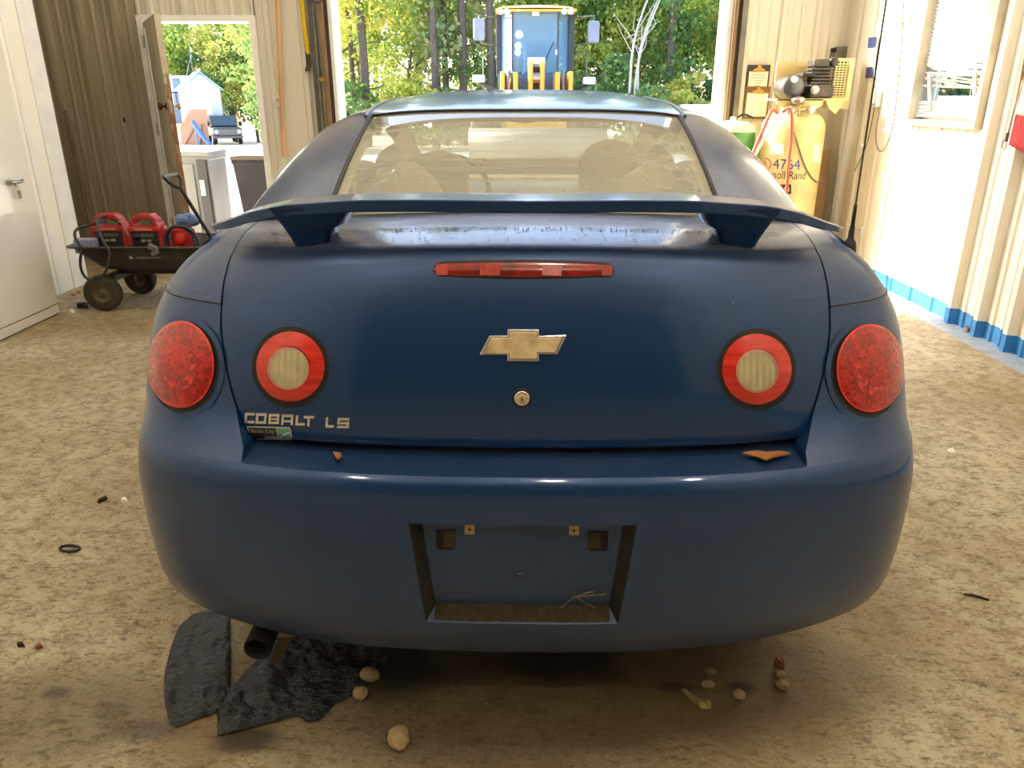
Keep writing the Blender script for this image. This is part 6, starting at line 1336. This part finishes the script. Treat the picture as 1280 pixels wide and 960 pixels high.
MB().bx(1.2, 4.2, -1.9, 0, .0, 1.0).build('porch_deck', simple('blue_grey_deck', srgb(118, 134, 150), .8, var=.3), bd)
for k in range(9): MB().bx(1.5 + .16 * k, 1.54 + .16 * k, -1.9, -1.86, 1.0, 2.1).build('baluster', M_DKWOOD, bd)
MB().bx(1.4, 2.95, -1.94, -1.84, 2.1, 2.18).build('hand_rail', M_DKWOOD, bd)
MB().cyl((hw2 - .5, .5, hh2), (hw2 - .5, .5, hh2 + .7), .28, n=14).build('roof_vent', M_TRIMW, bd)
mst = thing('roof_mast', 'thin white tripod mast standing on the cabin roof', 'mast', (far(236, 98, by).x, by + 1.0, bz + .18)); mb = MB(); top_ = Vector((0, 0, 1.5))
MB().cyl((0, 0, 0), (0, 0, 2.3), .03, n=6).build('pole', M_TRIMW, mst)
for a_ in (0.2, 2.3, 4.4): MB().cyl((.8 * math.cos(a_), .8 * math.sin(a_), 0), top_, .025, n=6).build('leg', M_TRIMW, mst)
pb = thing('plywood_sheet', 'orange brown plywood sheet leaning on the small shed', 'plywood', gnd(far(246, 179, 53.5).x, 53.5), .1)
MB().prism([(-1.05, 0), (.85, 0), (.8, 2.25), (-.2, 2.25), (-1.0, 1.2)], lambda u, v, d: (u, d + v * .18, v), 0, .03).build('sheet', simple('plywood', srgb(196, 146, 116), .8, var=.15), pb)
for x0, x1 in ((-.75, .1), (.25, .45)): MB().cyl((x0, -.06, .02), (x1, .12, 1.3), .05, n=6).build('brace', M_WOOD, pb)
sl = thing('blue_slide', 'blue plastic slide in front of the plywood sheet', 'slide', gnd(far(252, 179, 52.6).x, 52.6), -.2)
MB().tube([(-.45, 0, 1.5), (-.1, 0, .95), (.25, 0, .4), (.65, 0, .06)], .14, 8, 1).build('chute', simple('blue_plastic', srgb(84, 128, 214), .4), sl); MB().tube([(-.45, .1, 1.45), (-.3, .1, 0)], .05, 6).build('ladder_leg', simple('blue_plastic', (0, 0, 1)), sl)
# ---- right of the vehicle doorway and beyond the window
wt = thing('flatbed_trailer', 'white trailer with a red lamp in the yard, by the right doorpost', 'trailer', gnd(5.6, 21.5)); wz = at(880, 131, Y=21.5).z - wt.location.z
MB().bx(-.55, 2.6, 0, 3.6, .55, wz).build('trailer_bed', M_TRIMW, wt, bevel=.04); MB().bx(.02, .40, -.03, 0, .95, 1.25).build('tail_lamp', simple('dark_red', srgb(120, 28, 30), .4), wt); MB().bx(-.4, 2.4, -.1, 0, .45, .6).build('rear_bar', M_SEAL, wt)
for x in (-.3, 2.3):
    for y in (1.4, 2.4): MB().lathe([(0, -.12), (.34, -.12), (.36, 0), (.34, .12), (0, .12)], (x, y, .36), (1, 0, 0), 18).build('wheel', M_SEAL, wt)
vn = thing('white_van', 'white van parked outside the window in the right wall', 'van', gnd(11.4, 20.5), -.5)
MB().prism([(-1.0, .35), (1.0, .35), (1.0, 1.15), (.86, 1.58), (-.86, 1.58), (-1.0, 1.15)], lambda u, v, d: (u, d, v), 0, 4.2).build('van_body', M_TRIMW, vn, bevel=.06)
for s in (-1, 1):
    for y in (.8, 3.3): MB().lathe([(0, -.1), (.3, -.1), (.32, 0), (.3, .1), (0, .1)], (s * .92, y, .32), (1, 0, 0), 18).build('wheel', M_SEAL, vn)
for x, y in ((14.0, 27.5), (16.5, 27.0), (17.5, 31), (15.0, 24.5)): plant('shrub', x, y, 1.3, 7)
BASE = {'broadleaf': 'leafy green tree', 'turning': 'yellowing tree', 'dark': 'dark green tree', 'pine': 'blue-green pine', 'shrub': 'low green shrub', 'gold': 'low yellowish shrub'}
for kd in BASE:
    for rw_ in ROWN:
        L = sorted([q for q in PL if q[0] == kd and q[1] == rw_], key=lambda q: q[2])
        for i, q in enumerate(L):
            q[3]['label'] = ('only %s %s' % (BASE[kd], ROWN[rw_])) if len(L) == 1 else '%s %s, %s of its kind from the left' % (BASE[kd], ROWN[rw_], ORD[i]); q[3]['group'] = LBL[kd][2]
